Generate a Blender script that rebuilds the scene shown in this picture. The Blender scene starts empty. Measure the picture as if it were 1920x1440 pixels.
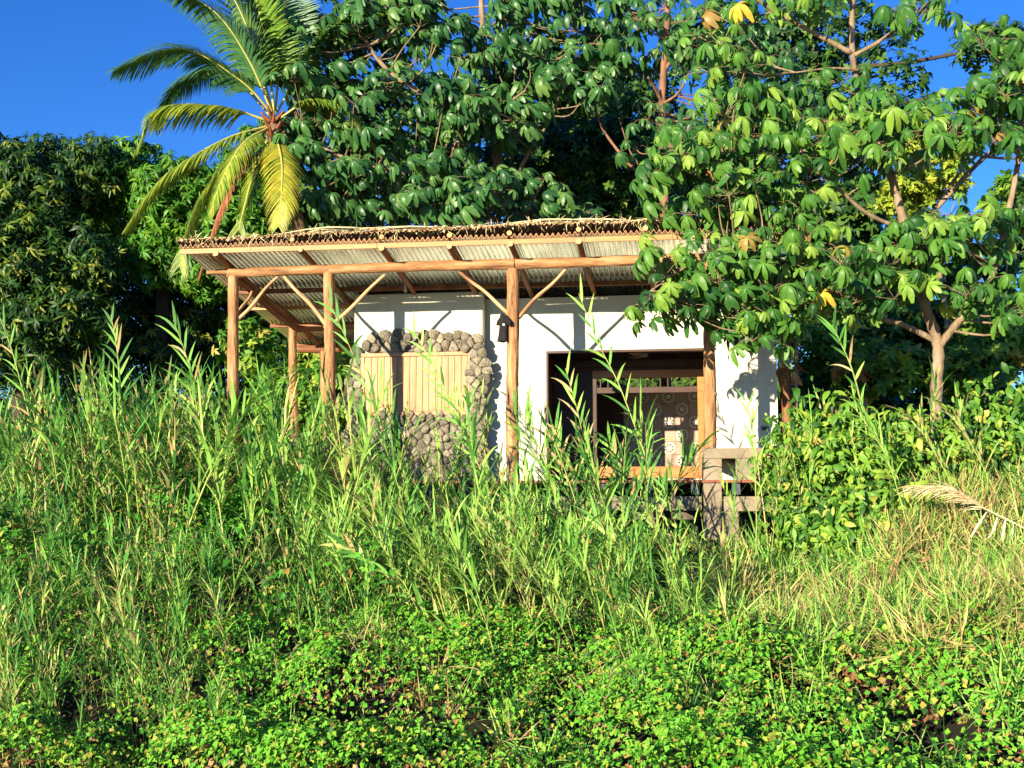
import bpy, math, random
import numpy as np
from mathutils import Vector, Matrix, Euler

random.seed(7)
R = np.random.default_rng(11)
SC = bpy.context.scene
COL = SC.collection
PI = math.pi

# ------------------------------------------------------------------ camera
YAW, PITCH, FPX = math.radians(9.25), math.radians(5.71), 2200.0
cam_d = bpy.data.cameras.new('camera')
cam_d.sensor_width = 36.0
cam_d.lens = FPX / 1920 * 36.0
cam_d.clip_start = 0.1
cam_d.clip_end = 5000
cam = bpy.data.objects.new('camera', cam_d)
COL.objects.link(cam)
cam.location = (0, 0, 0)
cam.rotation_euler = (PI / 2 + PITCH, 0, YAW)
SC.camera = cam
# ------------------------------------------------------------------ sky and sun
SUN_EL = math.radians(12.0)
SUN_DIR = Vector((0.47, 1.0, -0.228)).normalized()       # the way the light travels
world = bpy.data.worlds.new('World')
SC.world = world
world.use_nodes = True
wn = world.node_tree
sky = wn.nodes.new('ShaderNodeTexSky')
sky.sky_type = 'NISHITA'
sky.sun_disc = False
sky.sun_elevation = SUN_EL
sky.sun_rotation = math.radians(205.2)
sky.air_density = 1.0
sky.dust_density = 0.0
sky.ozone_density = 6.0
hs = wn.nodes.new('ShaderNodeHueSaturation')
hs.inputs['Saturation'].default_value = 1.11
hs.inputs['Hue'].default_value = 0.515
wn.links.new(sky.outputs[0], hs.inputs['Color'])
wn.links.new(hs.outputs[0], wn.nodes['Background'].inputs[0])
wn.nodes['Background'].inputs[1].default_value = 0.115
sun_d = bpy.data.lights.new('sun', 'SUN')
sun_d.energy = 5.0
sun_d.angle = math.radians(0.5)
sun_d.color = (1.0, 0.89, 0.66)
sun = bpy.data.objects.new('sun', sun_d)
COL.objects.link(sun)
sun.rotation_euler = SUN_DIR.to_track_quat('-Z', 'Y').to_euler()
SC.view_settings.view_transform = 'Standard'
SC.view_settings.look = 'None'
SC.view_settings.gamma = 1.0
SC.view_settings.use_curve_mapping = False
SC.view_settings.exposure = 1.12
SC.cycles.max_bounces = 5
SC.cycles.diffuse_bounces = 1
SC.cycles.transmission_bounces = 1
SC.cycles.transparent_max_bounces = 4

# ------------------------------------------------------------------ helpers
CAMROT = Euler((PI / 2 + PITCH, 0, YAW)).to_matrix()


def P(px, py, Y):
    """the point seen at photo pixel (px, py), at depth Y of the place"""
    d = CAMROT @ Vector(((px - 960) / FPX, -(py - 720) / FPX, -1.0))
    return d * (Y / d.y)


def pix(v):
    """photo pixels of world points (n,3)"""
    M = np.array(CAMROT)
    c = np.asarray(v) @ M
    return 960 + FPX * c[:, 0] / -c[:, 2], 720 - FPX * c[:, 1] / -c[:, 2]


def hash2(ix, iy, s=0):
    h = (ix.astype(np.int64) * 374761393 + iy.astype(np.int64) * 668265263 + s * 1442695041) & 0x7fffffff
    h = ((h ^ (h >> 13)) * 1274126177) & 0x7fffffff
    return ((h ^ (h >> 16)) & 0xffff) / 65535.0


def vnoise(x, y, s=0):
    x = np.asarray(x, float); y = np.asarray(y, float)
    ix = np.floor(x); iy = np.floor(y)
    fx = x - ix; fy = y - iy
    fx = fx * fx * (3 - 2 * fx); fy = fy * fy * (3 - 2 * fy)
    a = hash2(ix, iy, s); b = hash2(ix + 1, iy, s)
    c = hash2(ix, iy + 1, s); d = hash2(ix + 1, iy + 1, s)
    return a + (b - a) * fx + (c - a) * fy + (a - b - c + d) * fx * fy


def fbm(x, y, s=0, o=3):
    r = 0; a = 0.5
    for k in range(o):
        r = r + a * vnoise(x * 2 ** k, y * 2 ** k, s + k)
        a *= .5
    return r / (1 - .5 ** o)


def mesh_np(name, V, F, rnd=None, mats=(), midx=None, smooth=False):
    """V (n,3); F list of int arrays (m,k); rnd per vertex; midx per face"""
    me = bpy.data.meshes.new(name)
    V = np.asarray(V, np.float32)
    me.vertices.add(len(V))
    me.vertices.foreach_set('co', V.ravel())
    loops = np.concatenate([f.ravel() for f in F]).astype(np.int32)
    tot = np.concatenate([np.full(len(f), f.shape[1], np.int32) for f in F])
    st = np.concatenate([[0], np.cumsum(tot)[:-1]]).astype(np.int32)
    me.loops.add(len(loops))
    me.loops.foreach_set('vertex_index', loops)
    me.polygons.add(len(tot))
    me.polygons.foreach_set('loop_start', st)
    me.polygons.foreach_set('loop_total', tot)
    if midx is not None:
        me.polygons.foreach_set('material_index', np.asarray(midx, np.int32))
    me.polygons.foreach_set('use_smooth', np.full(len(tot), bool(smooth)))
    if rnd is not None:
        at = me.attributes.new('rnd', 'FLOAT', 'POINT')
        at.data.foreach_set('value', np.asarray(rnd, np.float32))
    for m in mats:
        me.materials.append(m)
    me.update(calc_edges=True)
    return me


class MB:
    """collects shapes into one mesh"""
    def __init__(s):
        s.v = []; s.f = {}; s.n = 0; s.r = []; s.order = []

    def add(s, V, F, rnd=0.0, mi=0):
        V = np.asarray(V, float).reshape(-1, 3)
        s.v.append(V)
        s.r.append(np.full(len(V), rnd) if np.isscalar(rnd) else np.asarray(rnd))
        for f in (F if isinstance(F, list) else [F]):
            f = np.asarray(f, np.int64)
            if len(f):
                s.order.append((f + s.n, mi))
        s.n += len(V)
        return s

    def box(s, a, b, mi=0, rnd=0.0, bev=0.0):
        x0, y0, z0 = a; x1, y1, z1 = b
        if bev <= 0:
            V = [(x0, y0, z0), (x1, y0, z0), (x1, y1, z0), (x0, y1, z0), (x0, y0, z1), (x1, y0, z1), (x1, y1, z1), (x0, y1, z1)]
            F = [(0, 3, 2, 1), (4, 5, 6, 7), (0, 1, 5, 4), (1, 2, 6, 5), (2, 3, 7, 6), (3, 0, 4, 7)]
            return s.add(V, np.array(F), rnd, mi)
        # chamfered box: three nested rectangles per axis
        V = []; idx = {}
        def vid(p):
            if p not in idx:
                idx[p] = len(V); V.append(p)
            return idx[p]
        c = bev
        lo = (x0, y0, z0); hi = (x1, y1, z1)
        def pt(sx, sy, sz, ax):
            sg = (sx, sy, sz); q = []
            for k in range(3):
                e = hi[k] if sg[k] > 0 else lo[k]
                q.append(e if k == ax else e - sg[k] * c)
            return vid(tuple(q))
        quads = []; tris = []
        for ax in range(3):
            o1, o2 = [k for k in range(3) if k != ax]
            for sg in (-1, 1):
                ring = []
                for (u, v) in ((-1, -1), (1, -1), (1, 1), (-1, 1)):
                    t = [0, 0, 0]; t[ax] = sg; t[o1] = u; t[o2] = v
                    ring.append(pt(*t, ax))
                flip = (sg < 0) != (ax == 1)
                quads.append(ring[::-1] if flip else ring)
        for ax in range(3):
            o1, o2 = [k for k in range(3) if k != ax]
            for u in (-1, 1):
                for v in (-1, 1):
                    t0 = [0, 0, 0]; t0[ax] = -1; t0[o1] = u; t0[o2] = v
                    t1 = list(t0); t1[ax] = 1
                    quads.append([pt(*t0, o1), pt(*t1, o1), pt(*t1, o2), pt(*t0, o2)])
        for sx in (-1, 1):
            for sy in (-1, 1):
                for sz in (-1, 1):
                    tris.append([pt(sx, sy, sz, 0), pt(sx, sy, sz, 1), pt(sx, sy, sz, 2)])
        return s.add(V, [np.array(quads), np.array(tris)], rnd, mi)

    def tube(s, pts, rad, n=8, mi=0, rnd=0.0, cap=True, wob=0.0):
        V, F = tube_arr(pts, rad, n, cap, wob)
        return s.add(V, F, rnd, mi)

    def mesh(s, name, mats, smooth=False):
        V = np.concatenate(s.v)
        F = [f for f, _ in s.order]
        mi = np.concatenate([np.full(len(f), m) for f, m in s.order])
        return mesh_np(name, V, F, np.concatenate(s.r), mats if isinstance(mats, (list, tuple)) else [mats], mi, smooth)


def tube_arr(pts, rad, n=8, cap=True, wob=0.0):
    pts = [Vector(p) for p in pts]
    k = len(pts)
    if np.isscalar(rad):
        rad = [rad] * k
    V = []
    up = Vector((0.13, 0.31, 0.94))
    for i, p in enumerate(pts):
        t = (pts[min(i + 1, k - 1)] - pts[max(i - 1, 0)])
        t = t.normalized() if t.length > 1e-9 else Vector((0, 0, 1))
        if abs(t.dot(up)) > .96:
            up = Vector((0.9, 0.2, 0.1))
        a = t.cross(up).normalized(); b = t.cross(a)
        up = -b if b.dot(up) < 0 else b
        a = t.cross(up).normalized(); b = t.cross(a)
        for j in range(n):
            an = 2 * PI * j / n
            r = rad[i] * (1 + (wob * (random.random() - .5) if wob else 0))
            V.append(p + (a * math.cos(an) + b * math.sin(an)) * r)
    F = []
    for i in range(k - 1):
        for j in range(n):
            F.append((i * n + j, i * n + (j + 1) % n, (i + 1) * n + (j + 1) % n, (i + 1) * n + j))
    out = [np.array(F)]
    V = np.array([tuple(v) for v in V])
    if cap:
        V = np.concatenate([V, [tuple(pts[0]), tuple(pts[-1])]])
        c0 = k * n
        T = []
        for j in range(n):
            T.append((c0, (j + 1) % n, j))
            T.append((c0 + 1, (k - 1) * n + j, (k - 1) * n + (j + 1) % n))
        out.append(np.array(T))
    return V, out


def bez(pts, n=12):
    """smooth path through control points (Catmull-Rom)"""
    pts = [Vector(p) for p in pts]
    if len(pts) == 2:
        return [pts[0].lerp(pts[1], i / n) for i in range(n + 1)]
    q = [pts[0] * 2 - pts[1]] + pts + [pts[-1] * 2 - pts[-2]]
    out = []
    for i in range(1, len(q) - 2):
        for j in range(n):
            t = j / n
            p0, p1, p2, p3 = q[i - 1], q[i], q[i + 1], q[i + 2]
            out.append(0.5 * ((2 * p1) + (p2 - p0) * t + (2 * p0 - 5 * p1 + 4 * p2 - p3) * t * t + (3 * p1 - p0 - 3 * p2 + p3) * t ** 3))
    out.append(pts[-1])
    return out


WLOC = {}


def thing(name, label, cat, loc, group=None):
    o = bpy.data.objects.new(name, None)
    COL.objects.link(o)
    o.location = loc
    o.empty_display_size = .2
    o['label'] = label; o['category'] = cat
    if group: o['group'] = group
    WLOC[o] = Vector(loc)
    return o


def put(name, me, parent=None, loc=None, rot=None, kind=None, label=None):
    """an object in world coordinates; parent only moves with it"""
    o = bpy.data.objects.new(name, me)
    COL.objects.link(o)
    if loc is not None: o.location = loc
    if rot is not None: o.rotation_euler = rot
    w = Vector(loc) if (loc is not None and rot is None) else Vector((0, 0, 0))
    if parent is not None:
        o.parent = parent
        o.location = o.location - WLOC[parent]
    WLOC[o] = w
    if kind: o['kind'] = kind
    if label: o['label'] = label
    return o


def tag(o, label, cat, group=None, kind=None):
    if label: o['label'] = label
    if cat: o['category'] = cat
    if group: o['group'] = group
    if kind: o['kind'] = kind
    return o


# ------------------------------------------------------------------ materials
def nmat(name):
    m = bpy.data.materials.new(name)
    m.use_nodes = True
    nt = m.node_tree
    return m, nt, nt.nodes['Principled BSDF'], nt.nodes['Material Output']


def N(nt, t, **kw):
    n = nt.nodes.new(t)
    for k, v in kw.items():
        setattr(n, k, v)
    return n


def ramp(nt, cols):
    r = nt.nodes.new('ShaderNodeValToRGB')
    el = r.color_ramp.elements
    while len(el) > 1: el.remove(el[-1])
    el[0].position = cols[0][0]; el[0].color = (*cols[0][1], 1)
    for p, c in cols[1:]:
        e = el.new(p); e.color = (*c, 1)
    return r


def surf(name, cols, scale=(6, 6, 6), rough=.7, bump=.3, metal=0.0, detail=6, bscale=None, dist=.01, spec=.4, vary=0.0):
    """noise-coloured surface; the noise runs in the object's own coordinates"""
    m, nt, b, out = nmat(name)
    tc = N(nt, 'ShaderNodeTexCoord')
    mp = N(nt, 'ShaderNodeMapping'); mp.inputs['Scale'].default_value = scale
    no = N(nt, 'ShaderNodeTexNoise'); no.inputs['Detail'].default_value = detail; no.inputs['Scale'].default_value = 1
    no.inputs['Roughness'].default_value = .62
    nt.links.new(tc.outputs['Object'], mp.inputs[0])
    src = mp.outputs[0]
    if vary:
        oi = N(nt, 'ShaderNodeObjectInfo')
        ad = N(nt, 'ShaderNodeVectorMath', operation='ADD')
        ml = N(nt, 'ShaderNodeMath', operation='MULTIPLY'); ml.inputs[1].default_value = 37
        nt.links.new(oi.outputs['Random'], ml.inputs[0])
        nt.links.new(src, ad.inputs[0]); nt.links.new(ml.outputs[0], ad.inputs[1])
        src = ad.outputs[0]
    nt.links.new(src, no.inputs['Vector'])
    r = ramp(nt, cols)
    nt.links.new(no.outputs['Fac'], r.inputs[0])
    csrc = r.outputs[0]
    if vary:
        hv = N(nt, 'ShaderNodeHueSaturation')
        mr = N(nt, 'ShaderNodeMapRange'); mr.inputs[3].default_value = 1 - vary; mr.inputs[4].default_value = 1 + vary
        nt.links.new(oi.outputs['Random'], mr.inputs[0]); nt.links.new(mr.outputs[0], hv.inputs['Value'])
        nt.links.new(csrc, hv.inputs['Color']); csrc = hv.outputs[0]
    nt.links.new(csrc, b.inputs['Base Color'])
    b.inputs['Roughness'].default_value = rough
    b.inputs['Metallic'].default_value = metal
    b.inputs['Specular IOR Level'].default_value = spec
    if bump:
        n2 = N(nt, 'ShaderNodeTexNoise'); n2.inputs['Detail'].default_value = 5
        n2.inputs['Scale'].default_value = 2.3 if bscale is None else bscale
        nt.links.new(src, n2.inputs['Vector'])
        bp = N(nt, 'ShaderNodeBump'); bp.inputs['Strength'].default_value = bump; bp.inputs['Distance'].default_value = dist
        nt.links.new(n2.outputs['Fac'], bp.inputs['Height']); nt.links.new(bp.outputs[0], b.inputs['Normal'])
    return m


def leafmat(name, cols, rough=.42, trans=.3, tcol=(1.25, 1.3, .5), spec=.5, back=None):
    m, nt, b, out = nmat(name)
    at = N(nt, 'ShaderNodeAttribute', attribute_name='rnd')
    oi = N(nt, 'ShaderNodeObjectInfo')
    ad = N(nt, 'ShaderNodeMath', operation='ADD')
    fr = N(nt, 'ShaderNodeMath', operation='FRACT')
    nt.links.new(at.outputs['Fac'], ad.inputs[0]); nt.links.new(oi.outputs['Random'], ad.inputs[1])
    nt.links.new(ad.outputs[0], fr.inputs[0])
    r = ramp(nt, cols)
    nt.links.new(fr.outputs[0], r.inputs[0])
    tc = N(nt, 'ShaderNodeTexCoord')
    no = N(nt, 'ShaderNodeTexNoise'); no.inputs['Scale'].default_value = 9; no.inputs['Detail'].default_value = 3
    nt.links.new(tc.outputs['Object'], no.inputs['Vector'])
    mr = N(nt, 'ShaderNodeMapRange'); mr.inputs[1].default_value = .3; mr.inputs[2].default_value = .7
    mr.inputs[3].default_value = .78; mr.inputs[4].default_value = 1.22
    nt.links.new(no.outputs['Fac'], mr.inputs[0])
    hv = N(nt, 'ShaderNodeHueSaturation'); nt.links.new(mr.outputs[0], hv.inputs['Value']); nt.links.new(r.outputs[0], hv.inputs['Color'])
    csrc = hv.outputs[0]
    if back:
        ge = N(nt, 'ShaderNodeNewGeometry')
        mx = N(nt, 'ShaderNodeMixRGB'); mx.inputs[2].default_value = (*back, 1)
        ml = N(nt, 'ShaderNodeMath', operation='MULTIPLY'); ml.inputs[1].default_value = .8
        nt.links.new(ge.outputs['Backfacing'], ml.inputs[0]); nt.links.new(ml.outputs[0], mx.inputs[0])
        nt.links.new(csrc, mx.inputs[1]); csrc = mx.outputs[0]
    nt.links.new(csrc, b.inputs['Base Color'])
    b.inputs['Roughness'].default_value = rough + .1
    b.inputs['Specular IOR Level'].default_value = spec * .55
    tr = N(nt, 'ShaderNodeBsdfTranslucent')
    mu = N(nt, 'ShaderNodeMixRGB', blend_type='MULTIPLY'); mu.inputs[0].default_value = 1; mu.inputs[2].default_value = (*tcol, 1)
    nt.links.new(hv.outputs[0], mu.inputs[1]); nt.links.new(mu.outputs[0], tr.inputs[0])
    mix = N(nt, 'ShaderNodeMixShader'); mix.inputs[0].default_value = trans * .7
    nt.links.new(b.outputs[0], mix.inputs[1]); nt.links.new(tr.outputs[0], mix.inputs[2])
    nt.links.new(mix.outputs[0], out.inputs['Surface'])
    return m


M = {}
M['sand'] = surf('beach_sand', [(.3, (.36, .29, .20)), (.6, (.46, .38, .27))], (1, 1, 1), .9, .3)
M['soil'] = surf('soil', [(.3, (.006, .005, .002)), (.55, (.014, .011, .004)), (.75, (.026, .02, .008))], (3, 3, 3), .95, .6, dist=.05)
M['post'] = surf('stripped_log', [(.30, (.08, .035, .016)), (.39, (.26, .12, .05)), (.50, (.42, .19, .07)), (.60, (.50, .27, .12)), (.67, (.36, .25, .16)), (.8, (.56, .40, .25))], (11, 11, 2.2), .72, .8, detail=9, dist=.03, vary=.12)
M['pole'] = surf('peeled_pole', [(.36, (.20, .09, .035)), (.5, (.52, .30, .14)), (.75, (.64, .42, .22))], (10, 10, 1.6), .6, .4, dist=.01, vary=.1)
M['rafter'] = surf('rafter_log', [(.3, (.12, .04, .018)), (.55, (.27, .10, .04)), (.8, (.36, .17, .07))], (7, 7, 1.3), .7, .5, dist=.01, vary=.15)
M['logend'] = surf('cut_log_end', [(.35, (.55, .26, .10)), (.6, (.68, .36, .15))], (60, 60, 60), .7, .2, dist=.003, vary=.15)
M['shadezinc'] = surf('shade_dark_sheet', [(.3, (.05, .025, .015)), (.6, (.11, .055, .03))], (6, 2, 6), .7, .2)  # upper sheets: shade of the gap between roof layers put into the colour
M['fascia'] = surf('sawn_board', [(.3, (.36, .15, .045)), (.6, (.50, .24, .075)), (.8, (.58, .32, .12))], (1.2, 9, 22), .55, .25, dist=.004, vary=.12)
M['orange'] = surf('varnished_wood', [(.3, (.40, .12, .03)), (.55, (.54, .20, .05)), (.8, (.62, .26, .075))], (2, 2, 14), .35, .15, dist=.003, vary=.06)
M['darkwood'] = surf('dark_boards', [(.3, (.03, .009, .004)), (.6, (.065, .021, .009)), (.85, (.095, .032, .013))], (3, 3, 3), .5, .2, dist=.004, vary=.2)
M['shutter'] = surf('shutter_board', [(.3, (.40, .18, .075)), (.5, (.54, .28, .125)), (.75, (.66, .40, .20))], (14, 14, 1.6), .55, .3, dist=.005, vary=.12)
M['edge'] = surf('rusty_sheet_edge', [(.3, (.34, .13, .05)), (.6, (.55, .26, .11))], (8, 8, 8), .6, .1)
M['concrete'] = surf('concrete', [(.3, (.19, .145, .095)), (.55, (.29, .23, .155)), (.8, (.37, .30, .21))], (3, 3, 3), .9, .35, dist=.01)
M['joist'] = surf('painted_joist', [(.3, (.05, .06, .08)), (.7, (.09, .105, .13))], (6, 6, 6), .6, .1)
M['rust'] = surf('rusted_steel', [(.3, (.16, .045, .018)), (.6, (.28, .085, .035))], (8, 8, 8), .6, .3, dist=.003)
M['stone'] = surf('lava_stone', [(.3, (.10, .085, .06)), (.5, (.23, .195, .14)), (.75, (.36, .31, .225))], (16, 16, 16), .92, .9, dist=.02, vary=.38)
M['mortar'] = surf('mortar', [(.3, (.12, .10, .075)), (.7, (.20, .17, .125))], (14, 14, 14), .95, .7, dist=.02)
M['cloth'] = surf('black_cotton', [(.3, (.008, .006, .006)), (.7, (.018, .015, .014))], (8, 8, 8), .9, .4, dist=.01)
M['white'] = surf('white_plastic', [(.3, (.6, .62, .58)), (.7, (.75, .76, .7))], (8, 8, 8), .4, .05)
M['steelgrey'] = surf('fan_metal', [(.3, (.35, .30, .27)), (.7, (.5, .45, .4))], (8, 8, 8), .4, .05)
M['tcream'] = surf('cream_glaze', [(.3, (.70, .60, .46)), (.7, (.80, .70, .54))], (30, 30, 30), .35, .05, vary=.06)
M['ttaupe'] = surf('taupe_glaze', [(.3, (.36, .25, .18)), (.7, (.46, .33, .24))], (24, 24, 24), .35, .05, vary=.12)
M['tdark'] = surf('dark_glaze', [(.3, (.10, .075, .05)), (.7, (.13, .10, .07))], (24, 24, 24), .35, .05)
M['trose'] = surf('rose_glaze', [(.3, (.50, .26, .19)), (.7, (.58, .32, .24))], (24, 24, 24), .35, .05)
M['straw'] = leafmat('dry_straw', [(0, (.56, .38, .16)), (.4, (.78, .60, .30)), (.8, (.88, .76, .46)), (1, (.45, .28, .12))], .75, .15, (1, .9, .6), .2)


def plaster():
    m, nt, b, out = nmat('white_plaster')
    tc = N(nt, 'ShaderNodeTexCoord')
    n1 = N(nt, 'ShaderNodeTexNoise'); n1.inputs['Scale'].default_value = .9; n1.inputs['Detail'].default_value = 5
    n2 = N(nt, 'ShaderNodeTexNoise'); n2.inputs['Scale'].default_value = 26; n2.inputs['Detail'].default_value = 6
    nt.links.new(tc.outputs['Object'], n1.inputs[0]); nt.links.new(tc.outputs['Object'], n2.inputs[0])
    r = ramp(nt, [(.3, (.66, .60, .46)), (.6, (.78, .73, .58))])
    nt.links.new(n1.outputs[0], r.inputs[0])
    mp = N(nt, 'ShaderNodeMapping'); mp.inputs['Scale'].default_value = (7, 7, .5)
    n3 = N(nt, 'ShaderNodeTexNoise'); n3.inputs['Scale'].default_value = 1; n3.inputs['Detail'].default_value = 6
    nt.links.new(tc.outputs['Object'], mp.inputs[0]); nt.links.new(mp.outputs[0], n3.inputs[0])
    sx = N(nt, 'ShaderNodeSeparateXYZ'); nt.links.new(tc.outputs['Object'], sx.inputs[0])
    mz = N(nt, 'ShaderNodeMapRange'); mz.inputs[1].default_value = 1.0; mz.inputs[2].default_value = .25; mz.inputs[3].default_value = .12; mz.inputs[4].default_value = .95
    nt.links.new(sx.outputs['Z'], mz.inputs[0])
    m3 = N(nt, 'ShaderNodeMapRange'); m3.inputs[1].default_value = .45; m3.inputs[2].default_value = .75
    nt.links.new(n3.outputs[0], m3.inputs[0])
    mm = N(nt, 'ShaderNodeMath', operation='MULTIPLY'); nt.links.new(mz.outputs[0], mm.inputs[0]); nt.links.new(m3.outputs[0], mm.inputs[1])
    mc = N(nt, 'ShaderNodeMixRGB'); mc.inputs[2].default_value = (.30, .25, .17, 1)
    nt.links.new(mm.outputs[0], mc.inputs[0]); nt.links.new(r.outputs[0], mc.inputs[1]); nt.links.new(mc.outputs[0], b.inputs['Base Color'])
    b.inputs['Roughness'].default_value = .9; b.inputs['Specular IOR Level'].default_value = .2
    bp = N(nt, 'ShaderNodeBump'); bp.inputs['Strength'].default_value = .35; bp.inputs['Distance'].default_value = .006
    nt.links.new(n2.outputs[0], bp.inputs['Height']); nt.links.new(bp.outputs[0], b.inputs['Normal'])
    return m


def zinc():
    m, nt, b, out = nmat('corrugated_zinc')
    tc = N(nt, 'ShaderNodeTexCoord')
    mp = N(nt, 'ShaderNodeMapping'); mp.inputs['Scale'].default_value = (5, 1.2, 5)
    n1 = N(nt, 'ShaderNodeTexNoise'); n1.inputs['Scale'].default_value = 1; n1.inputs['Detail'].default_value = 7
    nt.links.new(tc.outputs['Object'], mp.inputs[0]); nt.links.new(mp.outputs[0], n1.inputs[0])
    r = ramp(nt, [(.3, (.62, .64, .60)), (.55, (.80, .84, .80)), (.78, (.88, .92, .88))])
    nt.links.new(n1.outputs[0], r.inputs[0]); nt.links.new(r.outputs[0], b.inputs['Base Color'])
    b.inputs['Metallic'].default_value = .88; b.inputs['Roughness'].default_value = .24
    return m


M['plaster'] = plaster()
M['zinc'] = zinc()
M['bark'] = surf('pale_bark', [(.3, (.13, .085, .05)), (.5, (.25, .17, .10)), (.75, (.40, .29, .19))], (9, 9, 3), .8, .5, dist=.02)
M['barkred'] = surf('red_bark', [(.3, (.13, .06, .035)), (.6, (.28, .14, .075))], (9, 9, 2), .8, .5, dist=.02)
M['barkdark'] = surf('dark_bark', [(.3, (.03, .022, .014)), (.7, (.09, .065, .042))], (6, 6, 2), .9, .5, dist=.02)
M['palmbark'] = surf('palm_bark', [(.3, (.10, .06, .035)), (.6, (.26, .15, .08))], (4, 4, 16), .9, .5, dist=.03)

M['reed'] = leafmat('reed_blade', [(0, (.035, .13, .02)), (.22, (.09, .28, .045)), (.5, (.22, .47, .07)), (.88, (.44, .64, .13)), (.93, (.50, .40, .18)), (1, (.42, .27, .12))], .45, .32)
M['reedstem'] = leafmat('reed_stem', [(0, (.26, .36, .07)), (.5, (.40, .44, .10)), (.85, (.52, .44, .14)), (1, (.36, .40, .1))], .5, .1)
M['reedstuff'] = M['reed']
M['vine'] = leafmat('vine_leaf', [(0, (.012, .06, .006)), (.25, (.04, .17, .012)), (.55, (.095, .35, .022)), (.85, (.21, .48, .035)), (.95, (.40, .42, .06)), (1, (.30, .15, .05))], .42, .35)
M['shrub'] = leafmat('shrub_leaf', [(0, (.02, .08, .01)), (.3, (.07, .20, .02)), (.7, (.19, .37, .035)), (.93, (.32, .42, .05)), (1, (.42, .34, .07))], .36, .35)
M['drygrass'] = leafmat('dry_grass', [(0, (.26, .34, .07)), (.3, (.38, .40, .10)), (.6, (.55, .44, .16)), (.85, (.62, .42, .20)), (1, (.38, .22, .09))], .6, .25)
M['deadleaf'] = leafmat('dead_leaf', [(0, (.16, .075, .03)), (.4, (.28, .14, .06)), (.8, (.42, .26, .13)), (1, (.5, .36, .2))], .75, .15, (1, .8, .5), .2)
M['cecL'] = leafmat('cecropia_leaf', [(0, (.02, .08, .016)), (.35, (.05, .16, .024)), (.78, (.11, .25, .032)), (.985, (.26, .40, .055)), (.992, (.42, .42, .06)), (1, (.30, .16, .05))], .32, .3, (1.5, 1.5, .35), .5, back=(.22, .30, .17))
M['cecC'] = leafmat('dark_cecropia_leaf', [(0, (.022, .085, .022)), (.4, (.04, .13, .03)), (.8, (.07, .18, .04)), (1, (.12, .22, .05))], .28, .22, (1.3, 1.5, .4), .6, back=(.15, .21, .13))
M['yellowleaf'] = leafmat('yellowed_leaf', [(0, (.75, .42, .03)), (1, (.8, .6, .08))], .4, .35, (1.1, 1, .4))
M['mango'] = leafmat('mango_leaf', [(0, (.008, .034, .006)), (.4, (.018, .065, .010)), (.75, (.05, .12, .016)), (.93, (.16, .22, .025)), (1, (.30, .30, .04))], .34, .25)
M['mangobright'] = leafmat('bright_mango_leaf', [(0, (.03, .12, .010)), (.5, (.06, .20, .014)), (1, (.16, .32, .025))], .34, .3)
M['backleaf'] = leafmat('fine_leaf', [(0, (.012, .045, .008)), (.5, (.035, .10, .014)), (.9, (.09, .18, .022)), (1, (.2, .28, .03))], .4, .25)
M['yelgreen'] = leafmat('yellow_green_leaf', [(0, (.20, .32, .02)), (1, (.42, .46, .04))], .4, .35)
M['palm'] = leafmat('palm_leaflet', [(0, (.06, .16, .03)), (.5, (.12, .24, .03)), (1, (.22, .32, .04))], .3, .3)
M['palmblue'] = leafmat('palm_leaflet_high', [(0, (.04, .14, .05)), (1, (.09, .20, .06))], .22, .2, (1.1, 1.3, .6), .7)
M['palmyel'] = leafmat('palm_leaflet_yellow', [(0, (.20, .28, .03)), (.5, (.40, .38, .035)), (1, (.60, .48, .05))], .35, .35, (1.1, 1, .3))
M['palmmid'] = leafmat('palm_leaflet_mid', [(0, (.10, .20, .025)), (.5, (.19, .29, .03)), (1, (.40, .41, .04))], .35, .35, (1.1, 1, .3))
M['palmdead'] = leafmat('palm_leaflet_dead', [(0, (.22, .07, .03)), (1, (.38, .15, .07))], .7, .15, (1, .7, .4), .2)
M['palmrib'] = surf('palm_rib', [(.3, (.40, .38, .08)), (.7, (.58, .50, .14))], (5, 5, 5), .4, .1)
M['palmribdead'] = surf('dead_palm_rib', [(.3, (.32, .10, .05)), (.7, (.45, .2, .1))], (5, 5, 5), .7, .1)

# ------------------------------------------------------------------ ground
def ground_h(x, y):
    x = np.asarray(x, float); y = np.asarray(y, float)
    t = np.clip((y - 9.0) / (14.9 - 9.0), 0, 1)
    t2 = t + .06 * np.sin(t * PI * 2)
    left = np.clip((-x - 3.0) / 2.5, 0, 1); right = np.clip((x - 1.0) / 1.2, 0, 1)
    top = -.80 + .60 * left * (3 - 2 * left) * left * 1.0 + .62 * right
    h = -2.35 + (top + 2.35) * t2
    h = h + .28 * (fbm(x * .55, y * .55, 3) - .5) * np.clip((y - 7) / 3, 0, 1) * np.clip((19 - y) / 2, 0, 1) * np.where(y > 14.6, .4, 1)
    b = np.clip((y - 21.5) / 6.0, 0, 1)
    h = h - .18 * np.exp(-((x + .2) ** 2 / 1.5 + (y - 12.2) ** 2 / .8))
    return h + 2.3 * b * b * (3 - 2 * b)


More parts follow.
